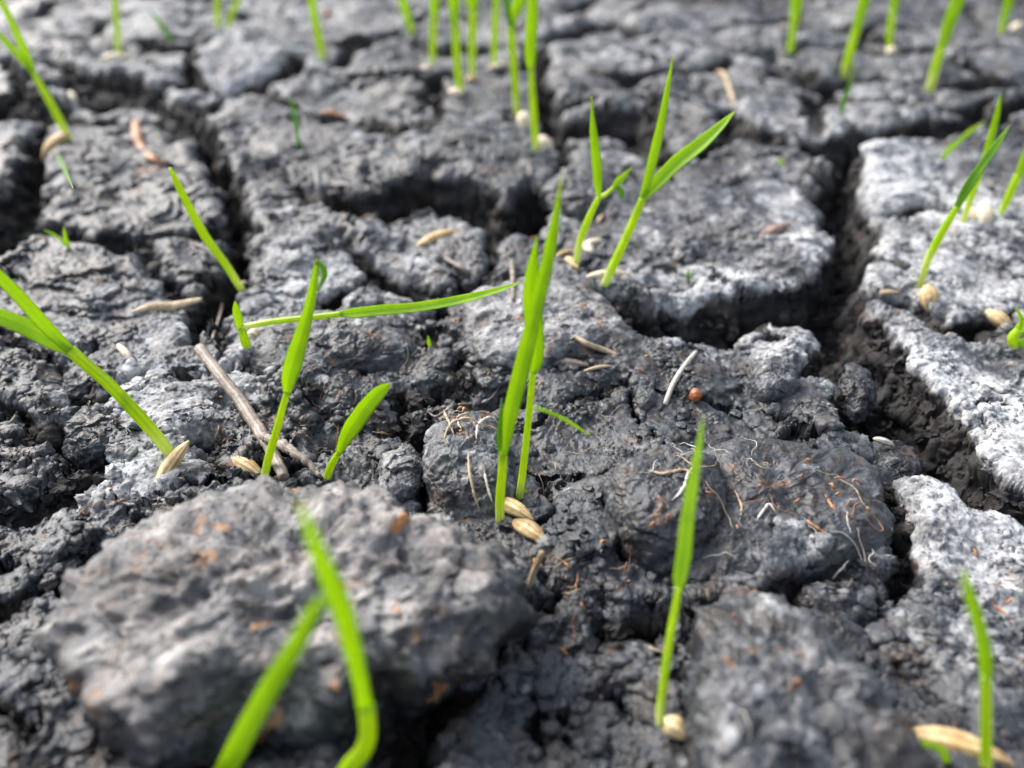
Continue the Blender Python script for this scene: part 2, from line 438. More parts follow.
# broad mounds and hollows: picture x, y, radius x, radius y, height mm
BL = [(720,505,110,60,1.0),(640,500,48,45,2.5),(800,455,70,35,2.2),(780,345,60,26,2.0),(690,250,130,50,1.2),
      (950,400,80,60,1.0),(960,560,90,70,1.2),(150,395,90,45,2.0),(120,480,60,30,1.5),(580,440,60,40,-1.5),
      (380,430,70,35,-2.0),(50,460,80,60,-2.0),(300,400,60,25,2.2),(90,270,100,45,1.5),(110,195,90,35,1.5),(620,185,80,30,2.2),
      (590,210,60,25,1.0),(430,160,110,30,3.0),(270,130,80,30,2.0),(700,120,90,30,3.0),(180,320,70,25,2.2),
      (30,640,70,60,1.0),(580,720,110,60,-1.5),(640,50,120,30,4.0),(240,50,120,26,4.0),(480,110,120,25,2.0),(880,100,120,24,3.0),
      (70,40,70,30,3.0),(745,60,40,16,3.0),(460,330,60,20,1.0),(700,380,50,22,1.6),(860,680,110,50,-1.0)]
# dried pale crust: x, y, rx, ry, amount
DR = [(720,232,110,45,0.42),(965,400,105,80,0.85),(975,540,110,70,0.75),(1000,640,90,70,0.30),(930,190,80,60,0.85),(955,265,110,50,0.75),(700,285,110,22,0.75),(805,235,34,70,0.75),
      (790,335,60,35,0.75),(840,380,30,40,0.45),(690,350,40,14,0.5),(560,215,60,25,0.35),(780,120,90,26,0.35),(870,110,90,26,0.45),
      (190,395,100,50,0.72),(120,490,85,32,0.85),(170,345,50,30,0.5),(330,290,100,50,0.6),(130,300,70,25,0.4),(60,290,60,30,0.3),(270,340,40,20,0.5),
      (640,40,160,40,0.35),(250,70,130,35,0.45),(200,20,220,30,0.40),(60,90,60,40,0.35),(430,240,80,30,0.5),(295,240,50,40,0.45),(450,130,80,25,0.25),
      (20,120,40,60,0.3),(820,560,50,30,0.35),(720,590,50,14,0.15),(640,480,40,14,0.15),(860,440,30,18,0.4),(50,20,80,40,0.35),
      (900,40,160,40,0.25),(140,300,50,20,0.35),(40,350,60,30,0.3),(540,700,60,40,0.12),(30,640,60,60,0.15),(620,130,80,30,0.25),(720,90,70,30,0.3)]

fine_u = np.arange(-170, 1195, 1.0)
out_u = [40.0]
while out_u[-1] < 60000: out_u.append(out_u[-1] * 1.35)
mid_l = np.arange(-420, -170, 3.0); mid_r = np.arange(1197, 1445, 3.0)
UC = np.concatenate([-420 - np.array(out_u)[::-1], mid_l, fine_u, mid_r, 1445 + np.array(out_u)])
VR = np.concatenate([np.arange(900, 430, -1.0), np.arange(430, -16, -0.5), np.arange(-17, -190, -2.0)])
dr = CZ / np.tan(TH + np.arctan((VR - 384) / F))
dr = np.concatenate([[-25, -10, 5, 20, 32, 40], dr, [dr[-1] * 1.7, dr[-1] * 4, dr[-1] * 12, dr[-1] * 40]])
VRX = 384 + F * np.tan(np.arctan2(CZ, dr) - TH)
zc = dr * cT + CZ * sT
Yg = np.repeat(dr[:, None], len(UC), 1).astype(f32)
Xg = ((UC[None, :] - 512) / F * zc[:, None]).astype(f32)
nr, ncol = Xg.shape

def img_blob(x, y, rx, ry):
    """an elliptic bump on the mud around a point, in mm on the ground"""
    c = ground0(x, y); ax = abs(ground0(x + rx, y)[0] - c[0]); ay = abs(ground0(x, y - ry)[1] - ground0(x, y + ry)[1]) / 2
    return np.exp(-(((Xg - c[0]) / ax) ** 2 + ((Yg - c[1]) / ay) ** 2) * 1.2)

# domain warp
Xk = Xg + 2.4 * noise2(Xg / 9, Yg / 9, 3) + 1.1 * noise2(Xg / 3.6, Yg / 3.6, 5); Yk = Yg + 2.4 * noise2(Xg / 9, Yg / 9, 13) + 1.1 * noise2(Xg / 3.6, Yg / 3.6, 15)
wx = 2.2 * noise2(Xg / 9, Yg / 9, 3) + 1.0 * noise2(Xg / 3.2, Yg / 3.2, 5) + 0.45 * noise2(Xg / 1.2, Yg / 1.2, 7)
wy = 2.2 * noise2(Xg / 9, Yg / 9, 13) + 1.0 * noise2(Xg / 3.2, Yg / 3.2, 15) + 0.45 * noise2(Xg / 1.2, Yg / 1.2, 17)
Xw = Xg + wx; Yw = Yg + wy
Xk = Xg + 2.4 * noise2(Xg / 9, Yg / 9, 3) + 1.1 * noise2(Xg / 3.6, Yg / 3.6, 5); Yk = Yg + 2.4 * noise2(Xg / 9, Yg / 9, 13) + 1.1 * noise2(Xg / 3.6, Yg / 3.6, 15)
crack = np.zeros_like(Xg)         # mm of depth
edge = np.full_like(Xg, 50.0)     # distance outside the nearest lip
for nodes, depth in CR:
    nd = np.array(nodes, float)
    P = []; Wd = []
    for i, (x, y, w) in enumerate(nd):
        a = nd[max(i - 1, 0)]; b = nd[min(i + 1, len(nd) - 1)]
        t = np.array([b[0] - a[0], b[1] - a[1]]); t /= np.linalg.norm(t)
        n_ = np.array([-t[1], t[0]])
        p1 = ground0(x + n_[0] * w, y + n_[1] * w); p2 = ground0(x - n_[0] * w, y - n_[1] * w)
        P.append(ground0(x, y)[:2]); Wd.append(np.linalg.norm(p1 - p2) / 2)
    P = np.array(P); Wd = np.array(Wd)
    marg = Wd.max() + 14
    x0, x1 = P[:, 0].min() - marg, P[:, 0].max() + marg; y0, y1 = P[:, 1].min() - marg, P[:, 1].max() + marg
    rows = np.where((dr > y0) & (dr < y1))[0]
    if not len(rows): continue
    r0, r1 = rows[0], rows[-1] + 1
    xs = Xk[r0:r1]; ys = Yk[r0:r1]
    cols = np.where(((Xg[r0:r1] > x0) & (Xg[r0:r1] < x1)).any(0))[0]
    c0, c1 = cols[0], cols[-1] + 1
    xs = xs[:, c0:c1]; ys = ys[:, c0:c1]
    sd_ = np.full(xs.shape, -99.0, f32); wl = np.zeros_like(sd_)
    for i in range(len(P) - 1):
        ax, ay = P[i]; bx, by = P[i + 1]
        L2 = (bx - ax) ** 2 + (by - ay) ** 2
        t = np.clip(((xs - ax) * (bx - ax) + (ys - ay) * (by - ay)) / L2, 0, 1)
        d = np.sqrt((xs - ax - t * (bx - ax)) ** 2 + (ys - ay - t * (by - ay)) ** 2)
        w = Wd[i] + t * (Wd[i + 1] - Wd[i])
        s = w - d
        wl = np.where(s > sd_, w, wl); sd_ = np.maximum(sd_, s)
    soft = np.minimum(1.8 + 0.006 * ys, 0.7 * np.maximum(wl, 1.5)) + 0.7 * noise2(xs / 6, ys / 6, 19)
    dep = depth * np.clip(wl / 3.0, 0.25, 1.0)
    prof = np.clip((sd_ + 0.5) / (np.maximum(soft, 0.8) + 0.5), 0, 1) ** 0.85 * 0.72 + 0.28 * np.clip(sd_ / np.maximum(wl, 1.0), 0, 1)
    sub = (slice(r0, r1), slice(c0, c1))
    crack[sub] = np.maximum(crack[sub], dep * prof * (sd_ > -0.5))
    edge[sub] = np.minimum(edge[sub], np.maximum(-sd_, 0))

# cracks that continue beyond the photographed patch, and fine secondary ones everywhere
far = 1 - sstep(0, 1, np.clip(np.minimum.reduce([(VRX[:, None] + 0 * Xg + 25) / 30, (UC[None, :] + 0 * Xg + 30) / 30, (1054 - UC[None, :] + 0 * Xg) / 30]), 0, 1))
f1, f2 = worley2(Xw / 62 + 0.31, Yw / 62, 23)
f3, f4 = worley2(Xk / 70 + 0.7, Yk / 52, 123)
big = np.maximum(sstep(0.16, 0.03, f2 - f1) * far * 14, sstep(0.13, 0.04, f4 - f3) * sstep(270, 330, Yg) * 9)
f1, f2 = worley2((Xw + 0.6 * wx) / 24, (Yw + 0.6 * wy) / 24, 29)
hm = sstep(-0.12, 0.12, noise2(Xg / 40, Yg / 40, 31))
small = sstep(0.06, 0.02, f2 - f1) * hm * 5.0
f1, f2 = worley2((Xw + 1.2 * wx) / 9.5, (Yw + 1.2 * wy) / 9.5, 37)
hm2 = sstep(0.25, 0.5, noise2(Xg / 22, Yg / 22, 33))
tiny = sstep(0.09, 0.02, f2 - f1) * hm2 * 0.7
crack = np.maximum(crack, big)
incr = sstep(0.5, 4.0, crack)
edge = np.minimum(edge, 50)

Z = np.zeros_like(Xg)
for x, y, rx, ry, h in BL: Z += h * img_blob(x, y, rx, ry)
Z += 2.3 * noise2(Xg / 34, Yg / 34, 41) + 1.3 * noise2(Xg / 15, Yg / 15, 43)
# flaky terraces: mud dries in thin layers
tn = fbm2(Xk, Yk, 30, 4, 47, 0.45) * 3.2
st = tn - np.floor(tn); tn2 = np.floor(tn) + sstep(0.84, 0.95, st)
Z += 0.95 * tn2 * (1 - 0.6 * np.clip(sum(img_blob(*q) for q in [(960,390,90,60),(970,600,90,90),(640,430,110,55),(560,720,90,70)]), 0, 1)) * sstep(-0.2, 0.3, noise2(Xg / 28, Yg / 28, 49) + 0.12)
farm = sstep(190, 330, Yg) * sstep(2500, 900, Yg)
Z += farm * (5.0 * noise2(Xg / 52, Yg / 42, 141) + 2.2 * noise2(Xg / 26, Yg / 20, 143) + 0.3 * noise2(Xg / 10, Yg / 9, 145))
Z += 0.2 * noise2(Xw / 6.5, Yw / 6.5, 51)
Z += 0.26 * facets2(Xk / 17, Yk / 17, 151, 1.2, 0.6) * sstep(-0.3, 0.3, noise2(Xg / 30, Yg / 30, 153))
rough = sstep(-0.05, 0.45, noise2(Xg / 26, Yg / 26, 53))          # smooth plates and lumpy ones
crz = sum(img_blob(x, y, rx, ry) for x, y, rx, ry in [(40,460,110,75),(120,560,60,50),(600,610,60,40),(420,440,60,60),(300,440,70,30),(560,560,40,30),(790,350,50,25),(330,370,90,25)])
smo = sum(img_blob(x, y, rx, ry) for x, y, rx, ry in [(960,390,90,60),(970,600,90,90),(960,250,80,45),(640,430,110,55),(700,230,110,60),(560,720,90,70),(830,680,100,60),(90,280,110,45),(290,150,90,40),(420,160,80,35),(100,200,90,40)])
rough = np.clip((rough * 0.22 + 0.9 * crz) * (1 - 0.8 * np.clip(smo, 0, 1)) + 0.28 * np.exp(-edge / 3.0) + incr, 0.05, 1)
b = np.abs(noise2(Xw / 4.4, Yw / 4.4, 55)); Z += rough * (0.25 * (0.4 - b) + 0.75 * facets2(Xw / 4.6, Yw / 4.6, 155, 1.0, 0.8))
flat_ = 1 - sstep(0.3, 1.5, crack) * sstep(14, 9, crack)   # the walls get their relief later, in 3-D
rough = rough * flat_
b = np.abs(noise2(Xw / 2.1, Yw / 2.1, 57)); Z += rough * (0.15 * (0.35 - b) + 0.42 * facets2(Xw / 2.0, Yw / 2.0, 157, 1.0, 0.8))
b = noise2(Xg / 1.0, Yg / 1.0, 59); Z += rough * 0.26 * b
Z += 0.10 * noise2(Xg / 0.5, Yg / 0.5, 61) * (0.4 + rough)
Z += 0.16 * noise2(Xg / 1.5, Yg / 1.5, 62)
# round granules sitting in the surface
f1, f2 = worley2(Xg / 3.1, Yg / 3.1, 63)
gm = sstep(0.22, 0.55, noise2(Xg / 14, Yg / 14, 65))
Z += gm * 0.85 * np.sqrt(np.clip(1 - (f1 / 0.27) ** 2, 0, 1))
f1, f2 = worley2(Xg / 1.3 + 5, Yg / 1.3, 67)
Z += 0.35 * np.sqrt(np.clip(1 - (f1 / 0.26) ** 2, 0, 1)) * sstep(0.0, 0.4, noise2(Xg / 9, Yg / 9, 69))
# lips: dry edges curl up a little and crumble at the brink
Z += 0.9 * np.exp(-((edge - 3.5) / 2.8) ** 2) * (1 - incr)
Z -= 0.9 * np.exp(-edge / 0.9)
cfl = 1.6 * np.abs(noise2(Xg / 5.5, Yg / 5.5, 71)) + 1.0 * noise2(Xg / 2.4, Yg / 2.4, 73)
Z = Z - crack - small * (1 - incr) - tiny * (1 - incr) + incr * (cfl * 1.6)
Z *= sstep(6000, 900, Yg) * sstep(3000, 900, np.abs(Xg))
Z = Z.astype(f32)

# attributes
dry = np.zeros_like(Xg)
for x, y, rx, ry, a in DR: dry = np.maximum(dry, a * np.clip(1.5 * img_blob(x, y, rx, ry), 0, 1))
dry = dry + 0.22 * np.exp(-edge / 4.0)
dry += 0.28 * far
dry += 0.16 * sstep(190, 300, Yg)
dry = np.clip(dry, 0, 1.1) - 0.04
crack_tone = np.maximum(sstep(0.6, 3.0, crack), 0.7 * sstep(0.8, 3, small))  # dark brown tone, growing with crack depth
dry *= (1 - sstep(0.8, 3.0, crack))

# rough 3-D relief along the normals: breaks up the steep walls, gives small overhangs
def grid_normals(X, Y, Zz):
    dxu = np.gradient(X, axis=1); dyu = np.gradient(Y, axis=1); dzu = np.gradient(Zz, axis=1)
    dxv = np.gradient(X, axis=0); dyv = np.gradient(Y, axis=0); dzv = np.gradient(Zz, axis=0)
    nx = dyu * dzv - dzu * dyv; ny = dzu * dxv - dxu * dzv; nz = dxu * dyv - dyu * dxv
    l = np.sqrt(nx * nx + ny * ny + nz * nz) + 1e-12
    s = np.sign(nz); s[s == 0] = 1
    return nx / l * s, ny / l * s, nz / l * s
nx, ny, nzv = grid_normals(Xg, Yg, Z)
steep = np.clip(1.35 - 1.1 * nzv, 0, 1.1) * sstep(1500, 700, Yg)
d3 = 2.6 * noise3(Xg / 6.0, Yg / 6.0, Z / 3.6, 81) + 1.7 * (0.35 - np.abs(noise3(Xg / 2.6, Yg / 2.6, Z / 1.9, 83))) + 0.5 * noise3(Xg / 0.9, Yg / 0.9, Z / 0.8, 85)
d3 = d3 * steep
Xd = Xg + nx * d3; Yd = Yg + ny * d3; Zd = Z + nzv * d3
idx = np.arange(nr * ncol, dtype=np.int32).reshape(nr, ncol)
quads = np.stack([idx[:-1, :-1], idx[:-1, 1:], idx[1:, 1:], idx[1:, :-1]], -1).reshape(-1, 4)
ground = mesh_np('ground', np.stack([Xd, Yd, Zd], -1).reshape(-1, 3), quads, MUD, attrs={'dry': dry, 'crack_tone': crack_tone, 'rust': 0.26 + 0 * dry})
tag(ground, kind='structure')

def gidx(x, y):
    y = np.maximum(np.asarray(y, float), -20.0)
    z_ = y * cT + CZ * sT; u = 512 + F * np.asarray(x, float) / z_
    return np.interp(y, dr, np.arange(nr)), np.interp(u, UC, np.arange(ncol))
def lookup(A, x, y):
    r, c = gidx(x, y)
    r0 = np.clip(np.floor(r).astype(int), 0, nr - 2); c0 = np.clip(np.floor(c).astype(int), 0, ncol - 2)
    fr = r - r0; fc = c - c0
    return (A[r0, c0] * (1 - fr) * (1 - fc) + A[r0 + 1, c0] * fr * (1 - fc) + A[r0, c0 + 1] * (1 - fr) * fc + A[r0 + 1, c0 + 1] * fr * fc)
def GH(x, y): return float(lookup(ZT, x, y))
def hit(u, v, Zs=None):
    """where the line of sight through a picture point meets the mud"""
    d = ray(u, v); d = d / np.linalg.norm(d)
    t0 = (CZ - 14) / -d[2]
    ts = np.arange(t0, t0 * 3 + 200, 0.4)
    px = d[0] * ts; py = d[1] * ts; pz = CZ + d[2] * ts
    h = lookup(Z if Zs is None else Zs, px, py)
    k = np.argmax(pz < h)
    if not (pz < h).any(): return ground0(u, v)
    return np.array([px[k], py[k], pz[k]])

ZT = Z.copy()                   # height of the mud with the clods lying on it
def stamp(V):
    rr, cc = gidx(V[:, 0], V[:, 1]); rr = np.clip(np.round(rr).astype(int), 2, nr - 3); cc = np.clip(np.round(cc).astype(int), 2, ncol - 3)
    for a in (-2, -1, 0, 1, 2):
        for b in (-1, 0, 1): np.maximum.at(ZT, (rr + a, cc + b), V[:, 2].astype(f32))
# ------------------------------------------------------------------ loose clods
def clod(outline, z0, up, down, label, dryv=0.2, rustv=0.35, seed=1, lumps=1.6, sq=0.62, name='mud_clod', cat='clod', nu=260, nv=120, tilt=0.0, group='loose clods on the cracked mud'):
    """closed lump whose widest outline is traced, with its own height above and depth below"""
    P = np.array([ground0(x, y, z0)[:2] for x, y in outline])
    P = smooth_path(np.vstack([P, P[:1]]), nu + 1)[:-1]
    c = P.mean(0)
    aa = np.arcsin(np.linspace(0.008, 0.95, 46) ** (1 / sq))
    k = np.sort(np.concatenate([np.linspace(0, math.pi, nv - 60), aa, math.pi - aa[::3]])); nv = len(k) - 1
    hr = np.sin(k) ** sq; zz = np.where(np.cos(k) > 0, up, down) * np.sign(np.cos(k)) * np.abs(np.cos(k)) ** 0.85
    X = c[0] + (P[None, :, 0] - c[0]) * hr[:, None]; Y = c[1] + (P[None, :, 1] - c[1]) * hr[:, None]
    Zc = z0 + zz[:, None] + 0 * X + tilt * (Y - c[1])
    R = min(np.ptp(P[:, 0]), np.ptp(P[:, 1])) / 2
    # displace along an approximate normal
    nx_ = (X - c[0]) / (np.ptp(P[:, 0]) / 2) ** 1.2; ny_ = (Y - c[1]) / (np.ptp(P[:, 1]) / 2) ** 1.2; nz_ = (Zc - z0) / max(up, down) ** 1.2
    l = np.sqrt(nx_ ** 2 + ny_ ** 2 + nz_ ** 2) + 1e-9; nx_, ny_, nz_ = nx_ / l, ny_ / l, nz_ / l
    q = R / 12.0
    def n3(w, s): return noise3(X / w, Y / w, Zc / w, seed * 7 + s)
    d = lumps * q * (1.5 * n3(9 * q ** .5, 1) + 1.0 * n3(5, 2) + 0.8 * (0.3 - np.abs(n3(2.8, 3))))
    wq = 0.5 * n3(3.0, 7)
    d += lumps * (0.55 * facets3(X / 4.5 + wq, Y / 4.5 + wq, Zc / 3.2, seed + 50, 0.9, 0.6) + 0.26 * facets3(X / 1.9 + wq, Y / 1.9, Zc / 1.6 + wq, seed + 60, 0.9, 0.6))
    d += 0.2 * (0.3 - np.abs(n3(1.5, 4))) + 0.2 * n3(0.8, 5) + 0.12 * n3(0.4, 6)
    X += nx_ * d; Y += ny_ * d; Zc += nz_ * d
    V = np.stack([X[1:-1], Y[1:-1], Zc[1:-1]], -1).reshape(-1, 3)
    top = [X[0].mean(), Y[0].mean(), Zc[0].mean()]; bot = [X[-1].mean(), Y[-1].mean(), Zc[-1].mean()]
    nn = len(V); V = np.vstack([V, [top], [bot]])
    r = nv - 1
    i = np.arange(r - 1)[:, None] * nu; j = np.arange(nu)[None, :]; j2 = (j + 1) % nu
    qd = np.stack([i + j, i + nu + j, i + nu + j2, i + j2], -1).reshape(-1, 4)
    a = np.arange(nu); a2 = (a + 1) % nu
    tr = np.vstack([np.stack([np.full(nu, nn), a, a2], 1), np.stack([np.full(nu, nn + 1), (r - 1) * nu + a2, (r - 1) * nu + a], 1)])
    stamp(V)
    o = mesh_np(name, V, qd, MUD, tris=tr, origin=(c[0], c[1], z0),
                attrs={'dry': np.full(len(V), dryv) * np.clip(0.6 + (V[:, 2] - z0) / up * 0.6, 0, 1.2), 'rust': np.full(len(V), rustv), 'crack_tone': np.zeros(len(V))})
    return tag(o, label, cat, group)

clod([(52,700),(60,622),(86,582),(136,542),(208,520),(266,496),(328,490),(370,504),(405,530),(474,532),(510,552),(524,580),(513,612),(470,655),(420,682),(380,672),(345,700),(260,712),(190,735),(120,722)],
     8, 6, 13, 'big blurred grey clod with rust orange specks, filling the lower left foreground', 0.48, 1.9, 3, 1.6)
clod([(640,530),(640,500),(655,480),(680,468),(725,456),(790,452),(850,462),(880,490),(890,540),(866,566),(820,572),(780,588),(740,600),(700,600),(668,588),(648,562)],
     -1.5, 5.5, 9, 'broad dark damp dome of mud behind the single pointed blade of the lower middle', -0.02, 0.5, 41, 0.75, sq=0.5, nu=420, nv=170)
clod([(605,522),(603,500),(620,482),(650,470),(690,470),(716,484),(722,520),(704,556),(666,572),(630,558)],
     0.5, 8, 9, 'rounded lump bulging from the left end of the dark dome, crack around its left side', 0.02, 0.5, 43, 0.9, sq=0.55)
clod([(688,650),(700,622),(752,606),(800,634),(846,676),(884,730),(915,800),(860,850),(740,850),(700,790),(692,710)],
     3, 7, 13, 'rounded brown grey clod at the bottom edge, right of the seedling with a round seed', 0.26, 0.55, 5, 1.6)
clod([(424,480),(430,450),(452,434),(486,430),(508,452),(513,490),(504,516),(470,524),(436,518)],
     -1, 7, 9, 'round grey clod with pale roots over its top, left of the tall central seedling', 0.36, 0.3, 8, 1.0)
clod([(462,335),(478,302),(530,290),(588,296),(618,318),(622,345),(590,362),(530,374),(480,368)],
     0, 5.5, 9, 'broad low grey clod behind the middle of the tall central seedling', 0.45, 0.8, 11, 0.9)
clod([(248,362),(262,338),(300,326),(352,322),(398,332),(412,350),(392,364),(350,372),(310,386),(268,384)],
     1, 4.5, 7, 'flat lumpy clod under the long horizontal leaf, beside the pale straw stalk', 0.36, 0.8, 14, 1.1)
clod([(374,488),(384,464),(404,452),(420,468),(418,490),(400,502),(382,502)],
     0, 3.2, 5, 'small flaky grey lump wedged between the foreground clod and the round clod', 0.40, 0.2, 17, 1.4)
clod([(868,292),(872,272),(892,264),(912,276),(918,298),(900,312),(880,308)],
     -4, 4, 6, 'dark crumbly clod stuck in the wide crack left of the vertical seed husk', 0.1, 0.4, 19, 1.5)
clod([(842,410),(836,392),(850,376),(868,384),(872,404),(860,416)],
     -3, 4, 5, 'dark clod on the left lip of the wide right hand crack', 0.1, 0.3, 21, 1.4)
clod([(846,470),(872,452),(908,458),(920,480),(896,496),(862,492)],
     -9, 4, 6, 'dark wet clod deep in the wide crack between the two pale right plates', 0.02, 0.2, 23, 1.6)
clod([(560,606),(580,592),(604,602),(606,628),(582,638),(560,628)],
     -5, 5, 6, 'dark crumbly lump in the crack right of the foreground clod', 0.05, 0.3, 25, 1.5)
clod([(752,388),(756,372),(776,366),(794,374),(798,390),(780,398),(762,398)],
     1, 3.4, 4, 'smooth round mud lump near the edge of the middle plate, right of the orange pellet', 0.3, 0.2, 27, 0.7)
clod([(70,440),(92,420),(120,430),(124,452),(100,464),(76,458)],
     -2, 4, 5, 'dark lump in the crumbly hollow left of the leaning seedling', 0.05, 0.3, 29, 1.6)
clod([(96,540),(112,524),(138,526),(146,544),(128,558),(104,556)],
     -3, 4, 6, 'dark brown lump behind the left end of the big foreground clod', 0.05, 0.3, 31, 1.6)
clod([(634,402),(636,392),(646,389),(655,396),(654,406),(642,409)], 0.6, 1.6, 1.5, 'small dark mud pellet left of the white root', 0.1, 0, 33, 0.5, name='mud_pellet', cat='pellet', nu=60, nv=90)
clod([(540,196),(556,182),(590,180),(612,192),(606,208),(570,214)], 1, 4, 6, 'grey lump behind the small forked seedling at upper middle', 0.25, 0.4, 35, 1.3)
clod([(672,250),(682,238),(700,236),(712,246),(708,258),(690,264),(676,260)], 0.5, 2.4, 3, 'broken knobbly lump on the plate right of the forked seedling', 0.35, 0.3, 37, 2.2)

# ------------------------------------------------------------------ grains and seedlings
def grain_arrays(p1, p2, rad, ribs=7, plump=0.8, tipside=1.0):
    n = 26; sides = 28
    t = np.linspace(0, 1, n)
    ax = p2 - p1; L = np.linalg.norm(ax); ax = ax / L
    up = np.array([0, 0, 1.0]); side = np.cross(ax, up); side /= np.linalg.norm(side) + 1e-9; upv = np.cross(side, ax)
    prof = np.sin(math.pi * t ** 0.85) ** 0.75 + 0.03
    an = np.linspace(0, 2 * math.pi, sides, endpoint=False)
    rib = 1 + 0.075 * np.cos(an * ribs) - 0.10 * np.exp(-((np.cos(an)) / 0.12) ** 2)
    bow = 0.10 * L * np.sin(math.pi * t) * 0.5
    C = p1[None] + ax[None] * (t * L)[:, None] + upv[None] * bow[:, None]
    V = C[:, None, :] + rad * prof[:, None, None] * (rib * np.cos(an))[None, :, None] * side + rad * plump * prof[:, None, None] * (rib * np.sin(an))[None, :, None] * upv
    V = V.reshape(-1, 3)
    V = V + 0.05 * rad * np.stack([noise3(V[:, 0] * 1.1, V[:, 1] * 1.1, V[:, 2] * 1.1, 91 + k) for k in range(3)], 1)
    i = np.arange(n - 1)[:, None] * sides; j = np.arange(sides)[None, :]; j2 = (j + 1) % sides
    q = np.stack([i + j, i + j2, i + sides + j2, i + sides + j], -1).reshape(-1, 4)
    al = np.repeat(t, sides); ac = np.tile(np.linspace(0, 1, sides, endpoint=False), n)
    return V, q, np.stack([ac, al], 1)
def make_grain(name, spec, mat, parent=None, origin=None, lift=0.75, yref=None):
    x1, y1, x2, y2, w = spec
    a, b_ = hit(x1, y1), hit(x2, y2)
    m_ = hit((x1 + x2) / 2, (y1 + y2) / 2)
    g0 = ground0((x1 + x2) / 2, (y1 + y2) / 2)[1]
    yy = min(max(m_[1], g0 - 10), g0 + 3) if yref is None else yref
    # keep both ends near one depth so a grain over a crack does not stretch
    a = on_depth_plane(x1, y1, np.clip(a[1], yy - 2.5, yy + 2.5)); b_ = on_depth_plane(x2, y2, np.clip(b_[1], yy - 2.5, yy + 2.5))
    lift = max(lift, 1.1) if y1 < 240 else lift
    r = 1.15 * w / 2 / F * zdepth((a + b_) / 2)
    a, b_ = a + (a - b_) * 0.06, b_ + (b_ - a) * 0.06
    dz = np.array([0, 0, r * lift])
    if lift: # shift towards the eye so it sits on the mud instead of in it
        d = -ray((x1 + x2) / 2, (y1 + y2) / 2); d /= np.linalg.norm(d); dz = d * r * lift
    V, q, uv = grain_arrays(a + dz, b_ + dz, r)
    return mesh_np(name, V, q, mat, parent=parent, origin=(origin if origin is not None else tuple((a + b_) / 2)), uv=uv)

def path3d(pts, base, lean, y0=None):
    """picture points -> 3-D points on the upright plane through the base, leaning by 'lean' mm per mm of height"""
    yb = base[1] if y0 is None else y0
    out = []
    for p in pts:
        y = yb
        for _ in range(6):
            q = on_depth_plane(p[0], p[1], y)
            y = yb + lean * (q[2] - base[2])
        out.append([*q, p[2] / F * zdepth(q)])
    return np.array(out)

def leaf_part(pts, base, lean, parent, mat, fold=0.22, roll=0.0, n=44, label=None, tip=True, blunt=False):
    P = path3d(pts, base, lean)
    Q = smooth_path(P, n)
    C = Q[:, :3]; wdt = np.maximum(Q[:, 3], 0.02)
    T = np.gradient(C, axis=0); T /= np.linalg.norm(T, axis=1)[:, None] + 1e-12
    view = np.array([0, 0, CZ]) - C; view /= np.linalg.norm(view, axis=1)[:, None]
    Sd = np.cross(T, view); Sd /= np.linalg.norm(Sd, axis=1)[:, None] + 1e-9
    Nn = np.cross(Sd, T)
    ro = roll * np.linspace(0.3, 1, n)[:, None]
    S2 = Sd * np.cos(ro) + Nn * np.sin(ro); N2 = np.cross(S2, T)
    s = np.linspace(-1, 1, 9)
    hw = wdt / 2 / np.maximum(np.cos(ro[:, 0]), 0.5)
    off = fold * np.abs(s) ** 1.3
    th = np.minimum(0.07, hw * 0.5)
    # slightly wavy margins
    wob = 1 + 0.03 * noise2(np.arange(n) * 0.35, np.full(n, base[0]), 3)
    top = C[:, None] + (hw * wob)[:, None, None] * (s[None, :, None] * S2[:, None] + off[None, :, None] * N2[:, None]) + (th[:, None] * (1 - np.abs(s) * 0.85)[None])[:, :, None] * N2[:, None]
    bot = C[:, None] + (hw * wob)[:, None, None] * (s[None, :, None] * S2[:, None] + off[None, :, None] * N2[:, None]) - (th[:, None] * (1 - np.abs(s) * 0.85)[None])[:, :, None] * N2[:, None]
    ring = np.concatenate([top, bot[:, ::-1][:, 1:-1]], 1); sides = ring.shape[1]
    V = ring.reshape(-1, 3)
    sv = np.concatenate([s, s[::-1][1:-1]]) * 0.5 + 0.5
    i = np.arange(n - 1)[:, None] * sides; j = np.arange(sides)[None, :]; j2 = (j + 1) % sides
    q = np.stack([i + j, i + j2, i + sides + j2, i + sides + j], -1).reshape(-1, 4)
    cap = []
    for r_ in (0, n - 1):
        k0 = r_ * sides
        for k in range(1, sides - 1):
            cap.append((k0, k0 + k, k0 + k + 1) if r_ else (k0, k0 + k + 1, k0 + k))
    uv = np.stack([np.tile(sv, n), np.repeat(np.linspace(0, 1, n), sides)], 1)
    o = mesh_np('leaf', V, q, mat, parent=parent, origin=base, uv=uv, tris=np.array(cap))
    if label: o['label'] = label
    return o
def stem_part(pts, base, lean, parent, mat=None, name='stem', n=26, flat=0.85):
    P = path3d(pts, base, lean); Q = smooth_path(P, n)
    V, q, t, uv = tube_arrays(Q[:, :3], Q[:, 3] / 2, 12, flat)
    return mesh_np(name, V, q, mat or STEM, parent=parent, origin=base, uv=uv, tris=t)

